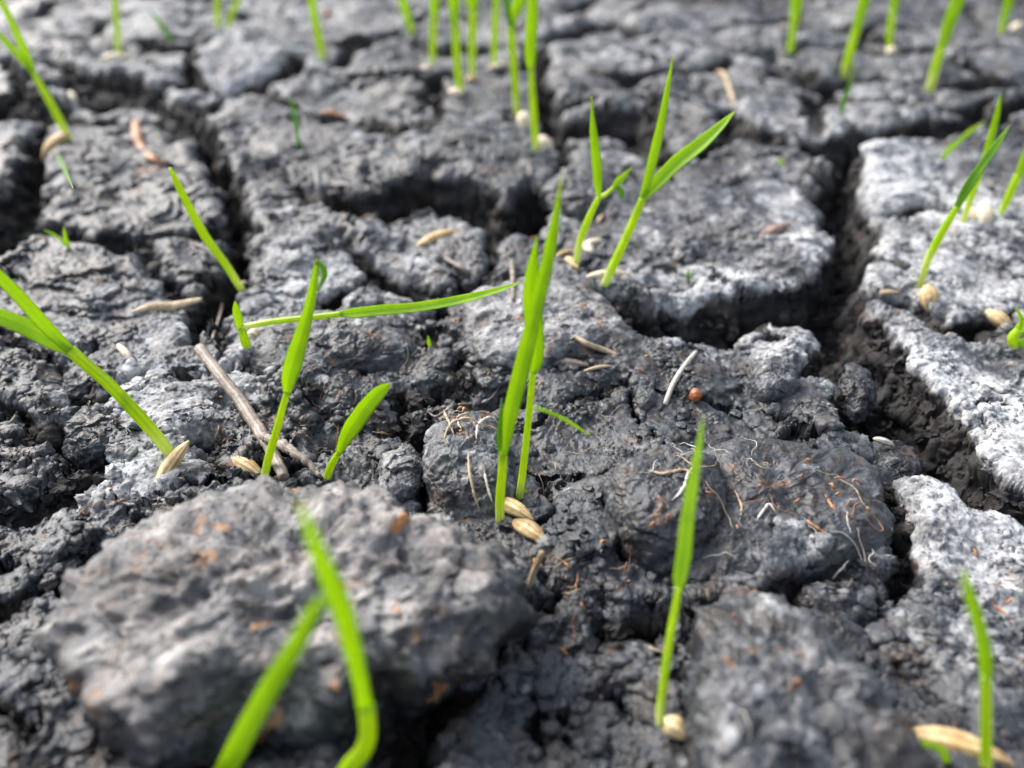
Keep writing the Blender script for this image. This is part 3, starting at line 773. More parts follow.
GROUP = 'rice seedlings sprouting from the cracked mud'
def seedling(label, base_px, stems=(), leaves=(), seeds=(), lean=0.0, mat=None, dy=0.0):
    g0 = ground0(*base_px); base = hit(*base_px)
    base = on_depth_plane(base_px[0], base_px[1], min(max(base[1], g0[1] - 16), g0[1] + (3 if base_px[1] > 100 else 8)) + dy)
    t = empty('rice_seedling', base, label, 'seedling', GROUP)
    for s in stems:
        s = list(s)
        stem_part(s, base, lean, t)
        # the white root foot goes into the mud
    b = path3d([(base_px[0], base_px[1], 5)], base, lean)[0]
    if stems:
        w = b[3] * 0.5
        C = np.array([b[:3] + [0, 0, 0.3], b[:3] + [0.3, 0.2, -1.0], b[:3] + [0.5, 0.8, -2.6]])
        V, q, tr, uv = tube_arrays(smooth_path(C, 6), np.linspace(w * .6, w * .2, 6), 8)
        mesh_np('root', V, q, ROOTW, parent=t, origin=base, uv=uv, tris=tr)
    for lf in leaves:
        kw = lf[1] if isinstance(lf, tuple) else {}
        pts = lf[0] if isinstance(lf, tuple) else lf
        kw = dict(kw); m = kw.pop('mat', mat or LEAF); ln = kw.pop('lean', lean)
        leaf_part(pts, base, ln, t, m, **kw)
    for sp in seeds:
        kw = sp[1] if isinstance(sp[1], dict) else {}
        g = sp[0] if isinstance(sp[1], dict) else sp
        make_grain('seed_husk', g, kw.get('mat', HUSK), parent=t, origin=base, lift=kw.get('lift', 0.7))
    return t

seedling('tall seedling of the central pair, left stem, its blade reaching highest', (500,523),
    [[(500,523,9),(500,500,9.5),(502,475,9),(503.5,450,9)]],
    [([(503,456,8),(507,430,14),(514,400,16),(525,355,16),(536,310,14),(547,265,13),(553,235,11),(558,205,6),(561,175,1)], dict(roll=0.15, fold=0.3)),
     ([(501,462,3),(499.5,440,6),(501,415,4),(501.5,398,0.8)], dict(mat=LEAFD))],
    [((494,500,531,519,15), dict(lift=0.9))], lean=0.05)
seedling('tall seedling of the central pair, right stem, with a broad squared blade', (519,499),
    [[(519,499,8),(523,470,7.5),(528,425,7),(533,371,6.5)]],
    [([(533,374,6),(536,362,13),(536.5,345,15),(533,316,19),(531,290,17),(532.5,265,11),(535,248,5),(536.5,236,1)], dict(roll=-0.2, fold=0.28)),
     ([(534,407,3),(548,412,3.5),(562,418,4),(577,427,3.2),(591,436,1)], dict(mat=LEAF, lean=-0.4)),
     ([(518,497,3),(523,491,4),(528,492,1)], dict(mat=LEAF))],
    [((515,522,545,542,15), dict(lift=1.9))], lean=-0.05)
seedling('small seedling with an upright blade and a crooked side shoot, upper middle', (576,266),
    [[(576,266,6.5),(579,245,7),(588,220,7),(599,197,5)], [(599,198,4.5),(606,194,4.5),(614,187,4)]],
    [([(599,198,4),(598,185,8),(597,165,10),(594,135,8),(592.5,115,4),(591.5,97,1)], dict(roll=0.3)),
     ([(614,188,4),(618,182,8),(624,176,6),(631,168,1)]), ([(616,186,4),(621,192,6),(622,200,1)], dict(mat=LEAFD))],
    [((585,243,592,256,8), dict(mat=HUSKW)), ((566,258,578,268,7), {})])
seedling('forked seedling with one upright and one wide slanting blade, upper middle', (604,286),
    [[(604,286,8),(612,268,9),(626,238,8.5),(643,198,8)]],
    [([(642,201,7),(648,178,9),(655,150,10),(662,118,8),(668,85,5),(673,55,1)], dict(roll=-0.2)),
     ([(643,199,6),(655,185,13),(677,163,15),(700,145,14),(720,127,9),(735,111,1)], dict(roll=0.35, fold=0.35))],
    [((588,277,631,275,9), dict(mat=HUSKW, lift=0.5))], lean=0.1)
seedling('thick stemmed seedling leaning left out of the frame, long seed husk at its foot', (171,455),
    [[(171,455,11),(160,440,12),(140,417,13),(110,385,12),(88,366,12),(70,350,12)]],
    [([(72,352,9),(60,340,11),(45,325,13),(20,297,13),(0,277,12),(-30,248,9),(-60,215,1)], dict(roll=0.3)),
     ([(72,352,10),(55,343,16),(35,332,18),(10,321,17),(-25,309,13),(-70,300,1)], dict(roll=-0.3)),
     ([(130,410,2),(126,402,7),(122,392,1)], {})],
    [((187,444,153,499,14), dict(lift=0.5))], lean=-0.1)
seedling('seedling with a folded pointed blade, in front of the long horizontal leaf', (263,485),
    [[(263,485,8),(268,460,8.5),(278,425,8),(287,392,6.5)]],
    [([(287,395,6),(289,380,14),(294,362,18),(302,335,15),(309,310,11),(314,285,9),(316,270,6),(317,258,1.5)], dict(roll=0.2, fold=0.4)),
     ([(316,262,5),(322,266,6),(324,276,6),(318,291,1)], dict(mat=LEAFD))],
    [((233,458,264,479,13), dict(lift=0.6))])
seedling('short seedling with one blunt leaf, right of the straw stalk', (325,483),
    [[(325,483,7),(331,466,8),(339,452,6)]],
    [([(338,455,5),(344,441,12),(352,427,17),(363,411,17),(375,396,15),(384,388,11),(390,384,3)], dict(roll=-0.25, fold=0.3))])
seedling('seedling bent over flat, its long leaf reaching right to the central pair', (247,348),
    [[(248,349,9),(244,338,9),(242,328,8)], [(243,327,6.5),(270,322,6.5),(305,318,6.5),(342,314,6)]],
    [([(241,330,7),(238,318,9),(236,308,7),(235,301,1)], dict(mat=LEAF)),
     ([(340,314,6),(355,313,10),(385,310,11),(420,307,10),(460,300,9),(495,291,6),(522,282,1.5)], dict(roll=0.3, fold=0.35))],
    [((249,334,260,338,15), dict(mat=HUSKW, lift=0.4))], lean=-0.1)
seedling('leafless green shoot slanting down right over the dark left crack', (242,289),
    [[(242,290,8),(238,284,7.5),(226,265,8),(205,236,9),(188,205,8),(177,183,7),(170,168,3)]], [], [((240,286,247,282,6), dict(mat=HUSKB))], lean=-0.3)
seedling('leaning seedling at the upper left edge with a tan seed at its foot', (69,140),
    [[(69,140,7),(62,125,8),(50,102,7.5),(33,72,6)]],
    [([(33,73,6),(26,55,8),(14,27,7),(2,2,6),(-12,-28,1)], dict(roll=0.2)), ([(34,74,5),(22,59,7),(4,40,6),(-14,22,1)], {}),
     ([(57,154,2),(63,166,4),(73,188,1)], dict(mat=LEAFD, lean=3.5))],
    [((66,135,44,160,14), dict(lift=0.6))])
seedling('single upright shoot over a pale flat seed, top left', (118,53),
    [[(118,53,6),(117,30,6),(115,0,6),(112,-40,5)]], [[(113,-35,5),(110,-70,6),(104,-110,1)]], [((102,60,130,58,9), dict(mat=HUSKW))])
seedling('thin dark slip of leaf, second from the left at the top edge', (174,44), [], [([(174,44,3),(164,30,5),(156,18,4),(149,11,1)], dict(mat=LEAFD))])
seedling('left blade of the blurred pair beyond the pale ridge, top left', (218,30), [[(218,30,6),(217,5,6),(216,-25,6)]], [[(216,-22,6),(215,-50,7),(212,-80,1)]])
seedling('right blade of the blurred pair beyond the pale ridge, top left', (227,32), [[(227,32,5),(231,16,6),(238,0,6)]], [[(238,0,6),(246,-28,7),(250,-55,1)]])
seedling('upright shoot between the top left pair and the top row cluster', (323,61), [[(323,61,6),(319,40,8),(315,20,8)]], [[(315,22,7),(312,0,8),(306,-35,7),(300,-70,1)]])
seedling('thin short leaf standing on the plate below the top left pair', (298,148), [], [([(298,148,2.5),(297,130,4),(294,112,4),(291,97,1)], dict(mat=LEAFD))])
seedling('shortest and leftmost shoot of the top row cluster', (412,34), [[(412,34,8),(408,18,8)]], [[(408,20,8),(403,0,9),(396,-25,8),(390,-50,1)]])
seedling('shoot second from the left in the top row cluster, over a pale seed', (432,65), [[(432,65,5),(433,40,7),(434,15,8)]], [[(434,18,8),(435,-10,9),(438,-50,1)]], [((420,73,431,67,8), dict(mat=HUSKW))])
seedling('thicker shoot third from the left in the top row cluster', (460,92), [[(460,92,8),(457,60,8),(455,25,8)]], [[(455,28,8),(454,0,12),(451,-30,10),(449,-60,1)]], [((449,92,463,94,7), dict(mat=HUSKW))])
seedling('pale shoot behind the thick shoot of the top row cluster', (472,78), [[(472,78,6),(472,45,8),(473,10,8)]], [[(473,12,8),(472,-8,14),(476,-40,10),(480,-70,1)]], [((466,80,478,79,6), dict(mat=HUSK))])
seedling('most blurred shoot of the top row cluster, over a tan seed', (494,65), [[(494,65,6),(495,35,7),(496,5,7)]], [[(496,8,6),(498,-20,8),(502,-50,1)]], [((488,69,510,65,6), dict(mat=HUSKW))])
seedling('forked shoot of the near pair at top middle, left one, white seed beside it', (517,116),
    [[(517,116,6),(515,85,7.5),(512,45,8),(511,26,8)]], [([(511,30,7),(513,18,10),(520,0,13),(530,-28,10),(536,-55,1)], {}), ([(511,28,5),(508,10,6),(505,-12,5),(503,-30,1)], dict(mat=LEAFD))],
    [((523,112,526,132,12), dict(mat=HUSKW))])
seedling('unforked shoot of the near pair at top middle, right one, white seed at its foot', (536,150),
    [[(536,150,7),(534,120,8),(532,90,7),(531,68,6)]], [[(531,72,6),(530.5,50,12),(532,20,12),(533,-5,10),(534,-35,6),(535,-60,1)]], [((537,138,552,150,12), dict(mat=HUSKW))])
seedling('leftmost shoot at top right, standing alone', (790,53), [[(790,53,8),(792,35,7),(795,15,9)]], [[(795,18,9),(797,0,12),(800,-30,9),(802,-55,1)]])
seedling('slanted pale shoot second from left at top right', (843,79), [[(843,79,8),(849,55,9),(856,30,8)]], [[(856,32,8),(863,5,11),(872,-25,9),(880,-60,1)]])
seedling('faint thin leaf in front of the slanted pale shoot, top right', (841,116), [], [([(841,116,3),(844,100,5),(850,85,4),(854,66,1)], dict(mat=LEAFD))])
seedling('blurred shoot over a white seed between two slanted shoots, top right', (889,49), [[(889,49,6),(890,30,7),(893,10,7)]], [[(893,12,7),(896,-8,9),(900,-40,1)]], [((888,53,896,49,8), dict(mat=HUSKW))])
seedling('longest slanted shoot at top right with a bright blade', (929,92), [[(929,92,8),(934,72,9),(941,48,8)]], [[(941,50,8),(949,24,12),(958,0,13),(968,-28,10),(978,-60,1)]])
seedling('faint shoot nearest the top right corner', (1001,34), [[(1001,34,5),(1004,18,6)]], [[(1004,20,6),(1009,0,9),(1014,-25,6),(1018,-45,1)]], [((1012,29,1024,26,9), dict(mat=HUSKW))])
seedling('long dark green seedling slanting up right from a hanging tan seed', (919,288),
    [[(919,289,6),(927,262,8),(941,234,8),(957,207,6.5)]], [([(956,209,6),(968,187,9),(982,166,8.5),(996,146,7),(1004,134,4),(1010,125,0.8)], dict(mat=LEAFD, roll=0.3))],
    [((928,286,929,311,16), dict(lift=0.4))], lean=0.0)
seedling('upright seedling crossing behind the long dark green one, white seed at its foot', (963,222),
    [[(963,222,6),(970,200,7),(981,170,6)]], [([(980,172,5),(987,152,7),(993,130,7),(998,110,5),(1001,93,0.8)], {})],
    [((971,208,973,227,12), dict(mat=HUSKW, lift=0.4))])
seedling('seedling leaving the frame at the right edge beside a white seed', (1000,215),
    [[(1000,215,5),(1008,198,8),(1018,175,8)]], [[(1018,177,7),(1028,152,9),(1040,125,7),(1052,100,1)]],
    [((984,206,986,226,13), dict(mat=HUSKW, lift=0.4))])
seedling('thin curved leaf on the pale plate left of the crossing seedlings', (942,160), [], [([(942,160,4),(949,150,6),(957,143,5),(972,130,4),(985,122,0.8)], {})])
seedling('stubby bright sprout with a big tan seed at the right edge', (1014,348),
    [[(1014,348,9),(1013,338,11),(1019,330,9)]], [([(1016,334,8),(1021,328,10),(1030,322,8),(1040,314,1)], {}), ([(1020,330,2),(1021,318,4),(1015,306,1)], {}), ([(1012,346,3),(1022,343,9),(1036,338,1)], {})],
    [((987,311,1014,333,14), {})])
seedling('single upright seedling with a long pointed blade and a round seed, lower middle', (661,722),
    [[(661,726,9),(660,716,9),(662,695,9),(668,650,8.5),(674,615,8),(679,587,7)]],
    [([(679,590,7),(680,578,13),(684,555,15),(687,525,14),(691,495,12),(696,465,9),(701,435,5),(703.5,417,1)], dict(roll=0.15, fold=0.3))],
    [((663,720,687,738,19), dict(lift=1.6))], lean=0.5, dy=-3.0)
seedling('blurred kinked seedling growing by a thick pale seed husk, lower right corner', (986,768),
    [[(986,775,13),(986,750,12),(986,715,12),(986,674,11)]],
    [([(986,678,10),(986,664,13),(983,641,13),(977,618,12),(971,598,11),(966,580,8),(963,568,2)], dict(roll=0.1)),
     ([(949,772,7),(943,752,8),(926,744,7),(910,748,7),(901,762,5)], {})],
    [((908,735,1008,762,25), dict(lift=0.3))])

# the blurred seedling right in front of the lens, rooted at the near foot of the big clod
def near_seedling():
    base = ground0(335, 800, -3)
    t = empty('rice_seedling', base, 'large blurred folded blade in front of the big foreground clod', 'seedling', GROUP)
    ly = base[1]
    stem_part([(325,812,17),(345,772,18),(362,752,18),(368,734,17),(366,706,17)], base, -0.15, t)
    leaf_part([(366,710,17),(360,680,16),(352,645,19),(345,618,21),(332,585,21),(318,552,17),(308,525,12),(298,502,3)], base, -0.15, t, LEAF, fold=0.25)
    leaf_part([(323,598,12),(310,618,17),(298,642,19),(263,700,22),(230,762,23),(205,810,20)], base, -0.2, t, LEAF, fold=0.25)
near_seedling()

def tiny_sprout(label, base_px, leaves, mat=LEAFD):
    base = hit(*base_px)
    t = empty('green_sprout', base, label, 'sprout', 'tiny green sprouts')
    for pts in leaves: leaf_part(pts, base, 0.0, t, mat, n=16)
tiny_sprout('tiny two leaved sprout by the thin crack at far left', (69,250), [[(70,251,2),(66,240,4),(64,227,1)], [(69,248,2),(56,236,3),(44,230,1)]], LEAF)
tiny_sprout('thin green slip lying across the small plate beside the left crack', (163,273), [[(163,274,2),(175,270,4),(190,264,1)]])
tiny_sprout('tiny green speck of leaf in front of the horizontal leaf', (430,348), [[(430,348,2),(429,342,4),(428,336,1)]], LEAF)
tiny_sprout('tiny green speck right of the forked seedling', (689,282), [[(689,283,2),(688,276,4),(689,268,1)]])
tiny_sprout('tiny green tuft on the far plate behind the brown husk', (783,166), [[(782,167,2),(781,162,4),(779,157,1)]], LEAF)

# ------------------------------------------------------------------ loose husks, straw, roots
def loose_grain(label, spec, mat, lift=0.6, name='rice_husk'):
    o = make_grain(name, spec, mat, lift=lift)
    return tag(o, label, 'husk', 'loose rice husks')
loose_grain('yellow husk lying on the small plate in front of the long crack', (418,246,455,231,10), HUSK)
loose_grain('brown husk lying on the broad plate left of the deep right crack', (756,241,790,224,11), HUSKB)
loose_grain('pale split husk behind the foot of the small side shooting seedling', (583,246,602,240,7), HUSKW)
loose_grain('thin tan husk left of the small side shooting seedling', (555,257,574,251,5), HUSK)
loose_grain('grey flat husk in front of the broad low clod', (546,363,588,366,9), STRAW)
loose_grain('thin tan chip stuck behind the grey flat husk', (585,371,612,366,4), ROOTT)
loose_grain('white chip by the foot of the pointed blade, lower middle', (670,587,698,598,7), HUSKW)
loose_grain('white crumb on the lip right of the bottom clod crack', (794,614,802,624,10), HUSKW, name='white_chip')
loose_grain('small grey white crumb right of the white crumb', (806,624,817,629,7), ROOTW, name='white_chip')
loose_grain('orange crumb in front of the white crumbs', (806,640,820,637,8), ROOTR, name='orange_chip')
loose_grain('white flake on the lip of the wide crack, right plate side', (874,439,894,446,7), ROOTW, name='white_chip')
loose_grain('pale husk in the mud at the left, behind the leaning seedling', (118,345,132,362,6), HUSKW)
loose_grain('tan speck on the far left plate behind the curled leaf', (70,92,76,106,6), HUSKW)
loose_grain('tan chip lying in the crack left of the hanging seed', (859,298,898,292,6), ROOTT, lift=1.2)
loose_grain('yellow speck between the two forked seedlings roots', (598,222,604,214,4), ROOTT)
loose_grain('orange chip at the top edge near the middle', (322,15,334,14,6), ROOTR)
loose_grain('orange brown flake on the plate before the top row cluster', (322,112,346,118,6), ROOTR)

def strand(name, pts, mat, label, cat, group=None, flat=0.8, lift=0.4, sides=8, n=None, kink=0.0, rigid=None):
    """a straw, root or stem lying over the mud; nodes: x, y, width px"""
    C = []; R = []
    for p in pts:
        x, y, w = p[:3]
        q = hit(x, y, ZT); r = w / 2 / F * zdepth(q)
        d = -ray(x, y); d /= np.linalg.norm(d)
        q = q + d * (r * lift + (p[3] if len(p) > 3 else 0)); C.append(q); R.append(r)
    C = np.array(C)
    if rigid is not None:   # a stiff stalk keeps one straight slope instead of following every dip
        tt = np.linspace(0, 1, len(pts)); e0 = ground0(pts[0][0], pts[0][1], rigid[0]); e1 = ground0(pts[-1][0], pts[-1][1], rigid[1])
        C = np.array([on_depth_plane(p[0], p[1], e0[1] + (e1[1] - e0[1]) * t_ - rigid[2]) for p, t_ in zip(pts, tt)])
    # keep the depth of neighbouring nodes from jumping over cracks
    Q = smooth_path(np.hstack([C, np.array(R)[:, None]]), n or max(14, 8 * len(pts)))
    if kink: Q[:, :3] += rng.normal(0, kink, Q[:, :3].shape)
    Rr = np.abs(Q[:, 3])
    if name == 'dead_root' or 'rust' in name or 'orange' in name:   # thin uneven root with fine ends
        tt = np.linspace(0, 1, len(Rr)); Rr = Rr * 0.72 * np.clip(np.minimum(tt, 1 - tt) * 5 + 0.15, 0, 1) * (1 + 0.25 * rng.normal(0, 1, len(Rr)).clip(-1.5, 1.5))
        Q[:, :3] += np.cumsum(rng.normal(0, 0.03, (len(Rr), 3)), 0)
    V, qd, t, uv = tube_arrays(Q[:, :3], Rr, sides, flat)
    o = mesh_np(name, V, qd, mat, origin=tuple(C[0]), uv=uv, tris=t)
    return tag(o, label, cat, group)
strand('straw_stalk', [(199,348,10),(215,368,11,1),(238,398,12,1.5),(258,428,13,1.5),(272,452,12,1),(284,478,10)], STRAW, 'dry grey brown straw stalk lying aslant, left of the folded blade seedling', 'straw', lift=0.8, sides=14, kink=0.06, rigid=(3, 3, 3))
strand('straw_stalk', [(262,436,8,1),(280,444,10,1.4),(300,457,8,1),(320,476,4)], STRAW, 'frayed grey end piece of straw branching right from the slanted stalk', 'straw', lift=0.8, sides=12, kink=0.12, rigid=(3, 3, 3))
strand('white_root', [(703,344,3),(694,354,4,.4),(683,368,5,.8),(672,386,5,.6),(665,405,5)], ROOTW, 'curved white root lying on the middle plate, left of the orange pellet', 'root', lift=1.0)
strand('curled_leaf', [(135,121,7,3),(136,134,9,3),(141,147,8,3),(151,157,8,3),(165,164,5,2)], ROOTR, 'curled orange brown dead leaf on the left plate', 'dead leaf', lift=1.0, flat=0.4)
strand('dead_twig', [(167,165,3),(150,172,4),(138,170,3)], ROOTR, 'rusty root lying under the curled dead leaf', 'root')
strand('bent_straw', [(718,72,5,3),(724,74,6,3),(729,86,6,2),(735,108,5)], ROOTT, 'bent pale straw at the far crack, above the wide slanting blade', 'straw', lift=1.0)
strand('dead_twig', [(315,165,4,6),(318,185,5,4),(321,205,5,2),(323,224,4)], GREYST, 'thin grey dead stem leaning over the upper left crack', 'dead stem', lift=1)
strand('dead_twig', [(445,258,3),(462,268,5,1),(482,284,4)], STRAW, 'short grey brown twig behind the horizontal leaf', 'twig')
strand('dead_twig', [(512,262,5,4),(513,282,5,1),(513,300,4)], STRAW, 'upright dull twig just left of the central blades', 'twig')
strand('dead_straw', [(574,336,4),(588,344,6,1),(604,350,6,.6),(620,356,3)], ROOTT, 'tan straw splinter on the broad low clod', 'straw')
strand('dead_straw', [(132,312,3),(150,307,8,.6),(172,306,9,.6),(202,299,4)], ROOTT, 'pale straw shred on the left mound behind the leaning seedling', 'straw', flat=0.4, rigid=(2, 3, 2))
strand('dead_twig', [(212,340,3),(222,300,3,1),(212,255,3,2),(190,242,3)], STRAW, 'long thin dead root crossing the left crack', 'root')
strand('rust_root', [(1014,580,4),(1000,581,4),(993,590,4,.4),(994,603,5),(1006,614,5),(1016,628,4),(1024,642,4)], ROOTR, 'curly rust brown root on the pale plate at the right edge', 'root', lift=0.8)
strand('rust_root', [(1000,606,3),(1012,600,4,.5),(1026,594,4)], ROOTR, 'short side root touching the curly rust brown root', 'root', lift=0.8)
strand('orange_straw', [(804,518,3),(814,526,5),(828,537,4)], ROOTR, 'left of two orange splinters on the dark mound', 'splinter')
strand('orange_straw', [(825,494,3),(832,504,6),(846,519,4)], ROOTR, 'right of two orange splinters on the dark mound', 'splinter')
strand('dead_root', [(486,432,2),(470,420,3,2),(452,424,4,1),(446,436,3,1),(447,448,2)], ROOTT, 'tan root looping over the top of the round clod', 'root', lift=2)
strand('dead_root', [(500,386,3),(488,400,4,.5),(470,404,4,.5),(452,408,5),(436,418,4),(426,412,3)], STRAW, 'grey root running left from the central seedlings', 'root', lift=1)
strand('dead_root', [(468,452,3),(470,475,4),(474,495,4),(480,512,3)], ROOTT, 'pale root hanging down the face of the round clod', 'root', lift=2)
for k_, pts_ in enumerate([[(455,438,3),(450,424,4),(444,410,3)], [(476,440,3),(480,424,4,1),(492,418,4,1),(500,424,3)], [(462,430,3),(458,418,3,1),(470,412,3,1)],
                           [(484,470,3),(488,486,4),(492,502,3)], [(648,470,3),(664,474,4),(684,470,4),(696,480,3)], [(672,500,3),(682,490,4),(688,476,4),(700,462,3)],
                           [(735,490,3),(742,506,4),(740,524,3)], [(757,520,3),(768,506,4),(775,512,3)]]):
    strand('dead_root', pts_, (ROOTT, ROOTW)[k_ % 2], ['short tan root sprouting from the upper left rim of the round clod', 'arched pale root at the upper right rim of the round clod',
        'small looped tan root at the top of the round clod', 'short pale root low on the right face of the round clod', 'tan root across the back left of the dark dome',
        'pale root slanting up the back of the dark dome', 'tan root on the middle of the dark dome', 'pale crooked root on the front of the dark dome'][k_], 'root', lift=1)
strand('dead_root', [(372,432,3),(388,434,4),(402,440,3)], ROOTT, 'thin tan root right of the blunt leaf', 'root', lift=1)
strand('dead_root', [(0,446,3),(20,440,3),(42,436,3),(60,424,3),(72,410,3)], STRAW, 'long thin grey root in the crumbly hollow at left', 'root', lift=1.2)
strand('dead_root', [(612,628,4),(630,640,4,.4),(648,650,4),(664,656,3)], ROOTT, 'tan root on the mud left of the pointed blade stem', 'root', lift=1)
strand('dead_root', [(850,560,2),(838,572,3,.5),(826,586,2)], ROOTW, 'white root hair bridging the crack behind the bottom clod', 'root', lift=1)

def pellet():
    c = hit(695, 401); r = 6.5 / F * zdepth(c)
    V, q, uv = grain_arrays(c + np.array([-r, 0, r * 1.0]), c + np.array([r, 0, r * 1.0]), r, ribs=0, plump=1.0)
    return tag(mesh_np('orange_pellet', V, q, BALL, origin=tuple(c), uv=uv), 'shiny orange brown round pellet on the middle plate', 'pellet')
pellet()
BALL.node_tree.nodes['Principled BSDF'].inputs['Roughness'].default_value = 0.25

def dark_head():
    b = ground0(529, 588, 2)
    t = empty('dried_floret', b, 'short stalk with a dark frayed head, right of the foreground clod', 'dried flower')
    C = path3d([(529,588,5),(533,574,6),(539,560,6),(542,552,6)], b, 0)
    Q = smooth_path(C, 12); V, q, tr, uv = tube_arrays(Q[:, :3], Q[:, 3] / 2, 8)
    mesh_np('stalk', V, q, ROOTT, parent=t, origin=b, uv=uv, tris=tr)
    c = path3d([(545,545,16)], b, 0)[0]
    Vs = []; Qs = []; Ts = []; n0 = 0; U = []
    for k in range(22):
        d = rng.normal(0, 1, 3); d[2] = abs(d[2]) * .8; d /= np.linalg.norm(d)
        L = c[3] * 0.75 * rng.uniform(.6, 1)
        P = np.array([c[:3], c[:3] + d * L * .6, c[:3] + d * L + [0, 0, -L * .15]])
        v, q_, t_, u_ = tube_arrays(smooth_path(P, 6), np.array([.25, .3, .3, .25, .2, .05]), 6)
        Vs.append(v); Qs.append(q_ + n0); Ts.append(t_ + n0); U.append(u_); n0 += len(v)
    mesh_np('flower_head', np.vstack(Vs), np.vstack(Qs), GREYST, parent=t, origin=b, uv=np.vstack(U), tris=np.vstack(Ts))
dark_head()

# ------------------------------------------------------------------ uncountable: crumbs and root hairs
def ico(sub):
    import bmesh
    bm = bmesh.new(); bmesh.ops.create_icosphere(bm, subdivisions=sub, radius=1)
    v = np.array([x.co[:] for x in bm.verts]); f = np.array([[y.index for y in x.verts] for x in bm.faces]); bm.free()
    return v, f
def crumb_field():
    variants = []
    for sub, cnt in ((2, 14), (3, 8)):
        v, f = ico(sub); L = []; v0 = v
        for k in range(cnt):
            v = v0 + 0.22 * np.stack([noise3(v0[:, 0] * 1.9, v0[:, 1] * 1.9, v0[:, 2] * 1.9 + k * 3, 400 + q_) for q_ in range(3)], 1) * 2
            d = 1 + 0.75 * noise3(v[:, 0] * 1.1 + k * 7, v[:, 1] * 1.1, v[:, 2] * 1.1, 200 + k) + 0.3 * noise3(v[:, 0] * 2.6, v[:, 1] * 2.6 + k, v[:, 2] * 2.6, 230 + k)
            if sub == 3: d = d + 0.14 * noise3(v[:, 0] * 5.5, v[:, 1] * 5.5 + k, v[:, 2] * 5.5, 260 + k)
            L.append(v * d[:, None] * np.array([1, rng.uniform(.7, 1), rng.uniform(.55, .9)]))
        variants.append((L, f))
    VS = []; FS = []; DRY = []; MO = []; n0 = 0
    # candidates are spread over the photographed ground, denser inside cracks
    n = 90000
    v_ = rng.uniform(-10, 860, n); u_ = rng.uniform(-120, 1144, n)
    d_ = CZ / np.tan(TH + np.arctan((v_ - 384) / F)); x_ = (u_ - 512) / F * (d_ * cT + CZ * sT)
    ck = lookup(crack, x_, d_); dy = lookup(dry, x_, d_); z_ = lookup(Z, x_, d_)
    cl = noise2(x_ / 16, d_ / 16, 301)
    pr = np.where(ck > 0.6, 0.62, 0.012 + 0.10 * (cl > 0.28) + 0.05 * (np.hypot((u_ - 60) / 110, (v_ - 450) / 70) < 1) * 4)
    keep = rng.uniform(0, 1, n) < pr
    for i in np.where(keep)[0]:
        pxmm = F / (d_[i] * cT + CZ * sT)
        if ck[i] > 1.0: r = min(0.40 * rng.pareto(1.9) + 0.3, 2.1)
        else: r = min(0.22 * rng.pareto(1.9) + 0.22, 1.3)
        r = max(r, 1.3 / pxmm * 0.9)
        big_ = r > 1.3
        L, f = variants[1 if big_ else 0]
        v = L[rng.integers(len(L))]
        a, b2, c = rng.uniform(0, 6.28, 3)
        ca, sa, cb, sb = math.cos(a), math.sin(a), math.cos(b2), math.sin(b2)
        R = np.array([[ca, -sa, 0], [sa, ca, 0], [0, 0, 1]]) @ np.array([[1, 0, 0], [0, cb, -sb], [0, sb, cb]])
        w = (v * r) @ R.T + np.array([x_[i], d_[i], z_[i] + r * 0.25])
        VS.append(w); FS.append(f + n0); n0 += len(w)
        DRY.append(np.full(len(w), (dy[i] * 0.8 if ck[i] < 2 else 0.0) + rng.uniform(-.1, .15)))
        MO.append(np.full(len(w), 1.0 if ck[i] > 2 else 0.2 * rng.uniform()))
    o = mesh_np('soil_crumbs', np.vstack(VS), None, MUD, tris=np.vstack(FS), attrs={'dry': np.concatenate(DRY), 'crack_tone': np.concatenate(MO), 'rust': np.full(n0, 0.3)}, smooth=False)
    tag(o, 'dark crumbs of soil strewn in the cracks and over the plates', 'soil crumbs', kind='stuff')
crumb_field()

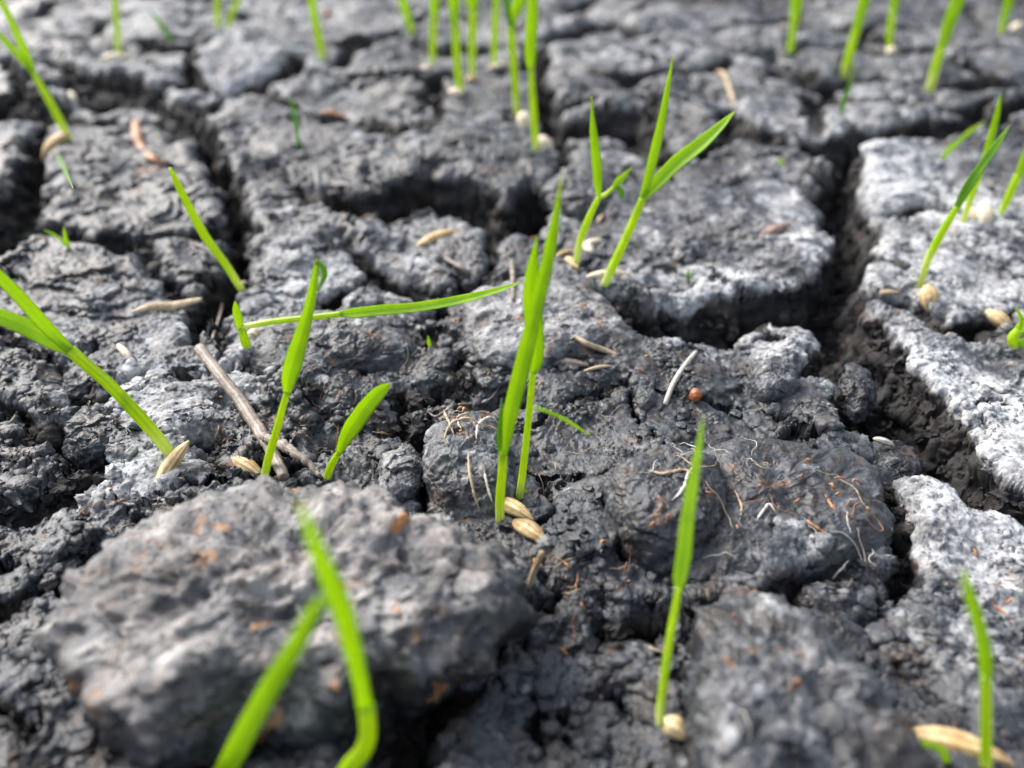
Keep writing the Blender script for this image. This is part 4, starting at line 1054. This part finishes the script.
def fibres(name, mat, count, label, spots, wmm, length):
    VS = []; QS = []; TS = []; US = []; n0 = 0
    for k in range(count):
        if spots and rng.uniform() < 0.6:
            sx, sy, sr = spots[rng.integers(len(spots))]
            u, v = sx + rng.normal(0, sr), sy + rng.normal(0, sr * .6)
        else: u, v = rng.uniform(-60, 1080), rng.uniform(20, 800)
        p = ground0(u, v); x, y = p[0], p[1]
        an = rng.uniform(0, 6.28); cur = rng.normal(0, .10); L = length * rng.uniform(.35, 1.3); m = 9
        pts = []
        for i in range(m):
            z = GH(x, y)
            pts.append([x, y, z])
            an += cur + rng.normal(0, .35); x += math.cos(an) * L / m; y += math.sin(an) * L / m
        pts = np.array(pts)
        if np.ptp(pts[:, 2]) > 5: continue
        zz = np.convolve(np.pad(pts[:, 2], 1, 'edge'), [.25, .5, .25], 'valid'); pts[:, 2] = zz + wmm + 0.25 + np.abs(rng.normal(0, .35)) * np.sin(np.linspace(0, math.pi, m))
        w = wmm * rng.uniform(.6, 1.3) * max(1, zdepth(pts[0]) / 170)
        v_, q_, t_, u_ = tube_arrays(smooth_path(pts, 20), w * np.sin(np.linspace(.5, 2.9, 20)), 5)
        VS.append(v_); QS.append(q_ + n0); TS.append(t_ + n0); US.append(u_); n0 += len(v_)
    o = mesh_np(name, np.vstack(VS), np.vstack(QS), mat, uv=np.vstack(US), tris=np.vstack(TS))
    tag(o, label, 'root hairs', kind='stuff')
SP = [(440,400,40),(470,430,22),(740,520,60),(560,450,60),(250,420,60),(600,330,30),(120,520,40),(830,520,30),(900,480,40),(350,420,40),(590,590,30)]
fibres('root_hairs', ROOTT, 80, 'fine tan root hairs scattered over the mud', SP, 0.08, 9)
fibres('root_hairs', ROOTR, 50, 'fine rust brown root hairs scattered over the mud', SP, 0.085, 6)
fibres('root_hairs', ROOTW, 50, 'fine whitish root hairs scattered over the mud', [(690,470,22),(670,490,26),(460,425,14),(880,560,20)], 0.07, 6)
fibres('straw_specks', ROOTR, 110, 'tiny orange brown specks of straw on the mud', SP, 0.22, 1.6)
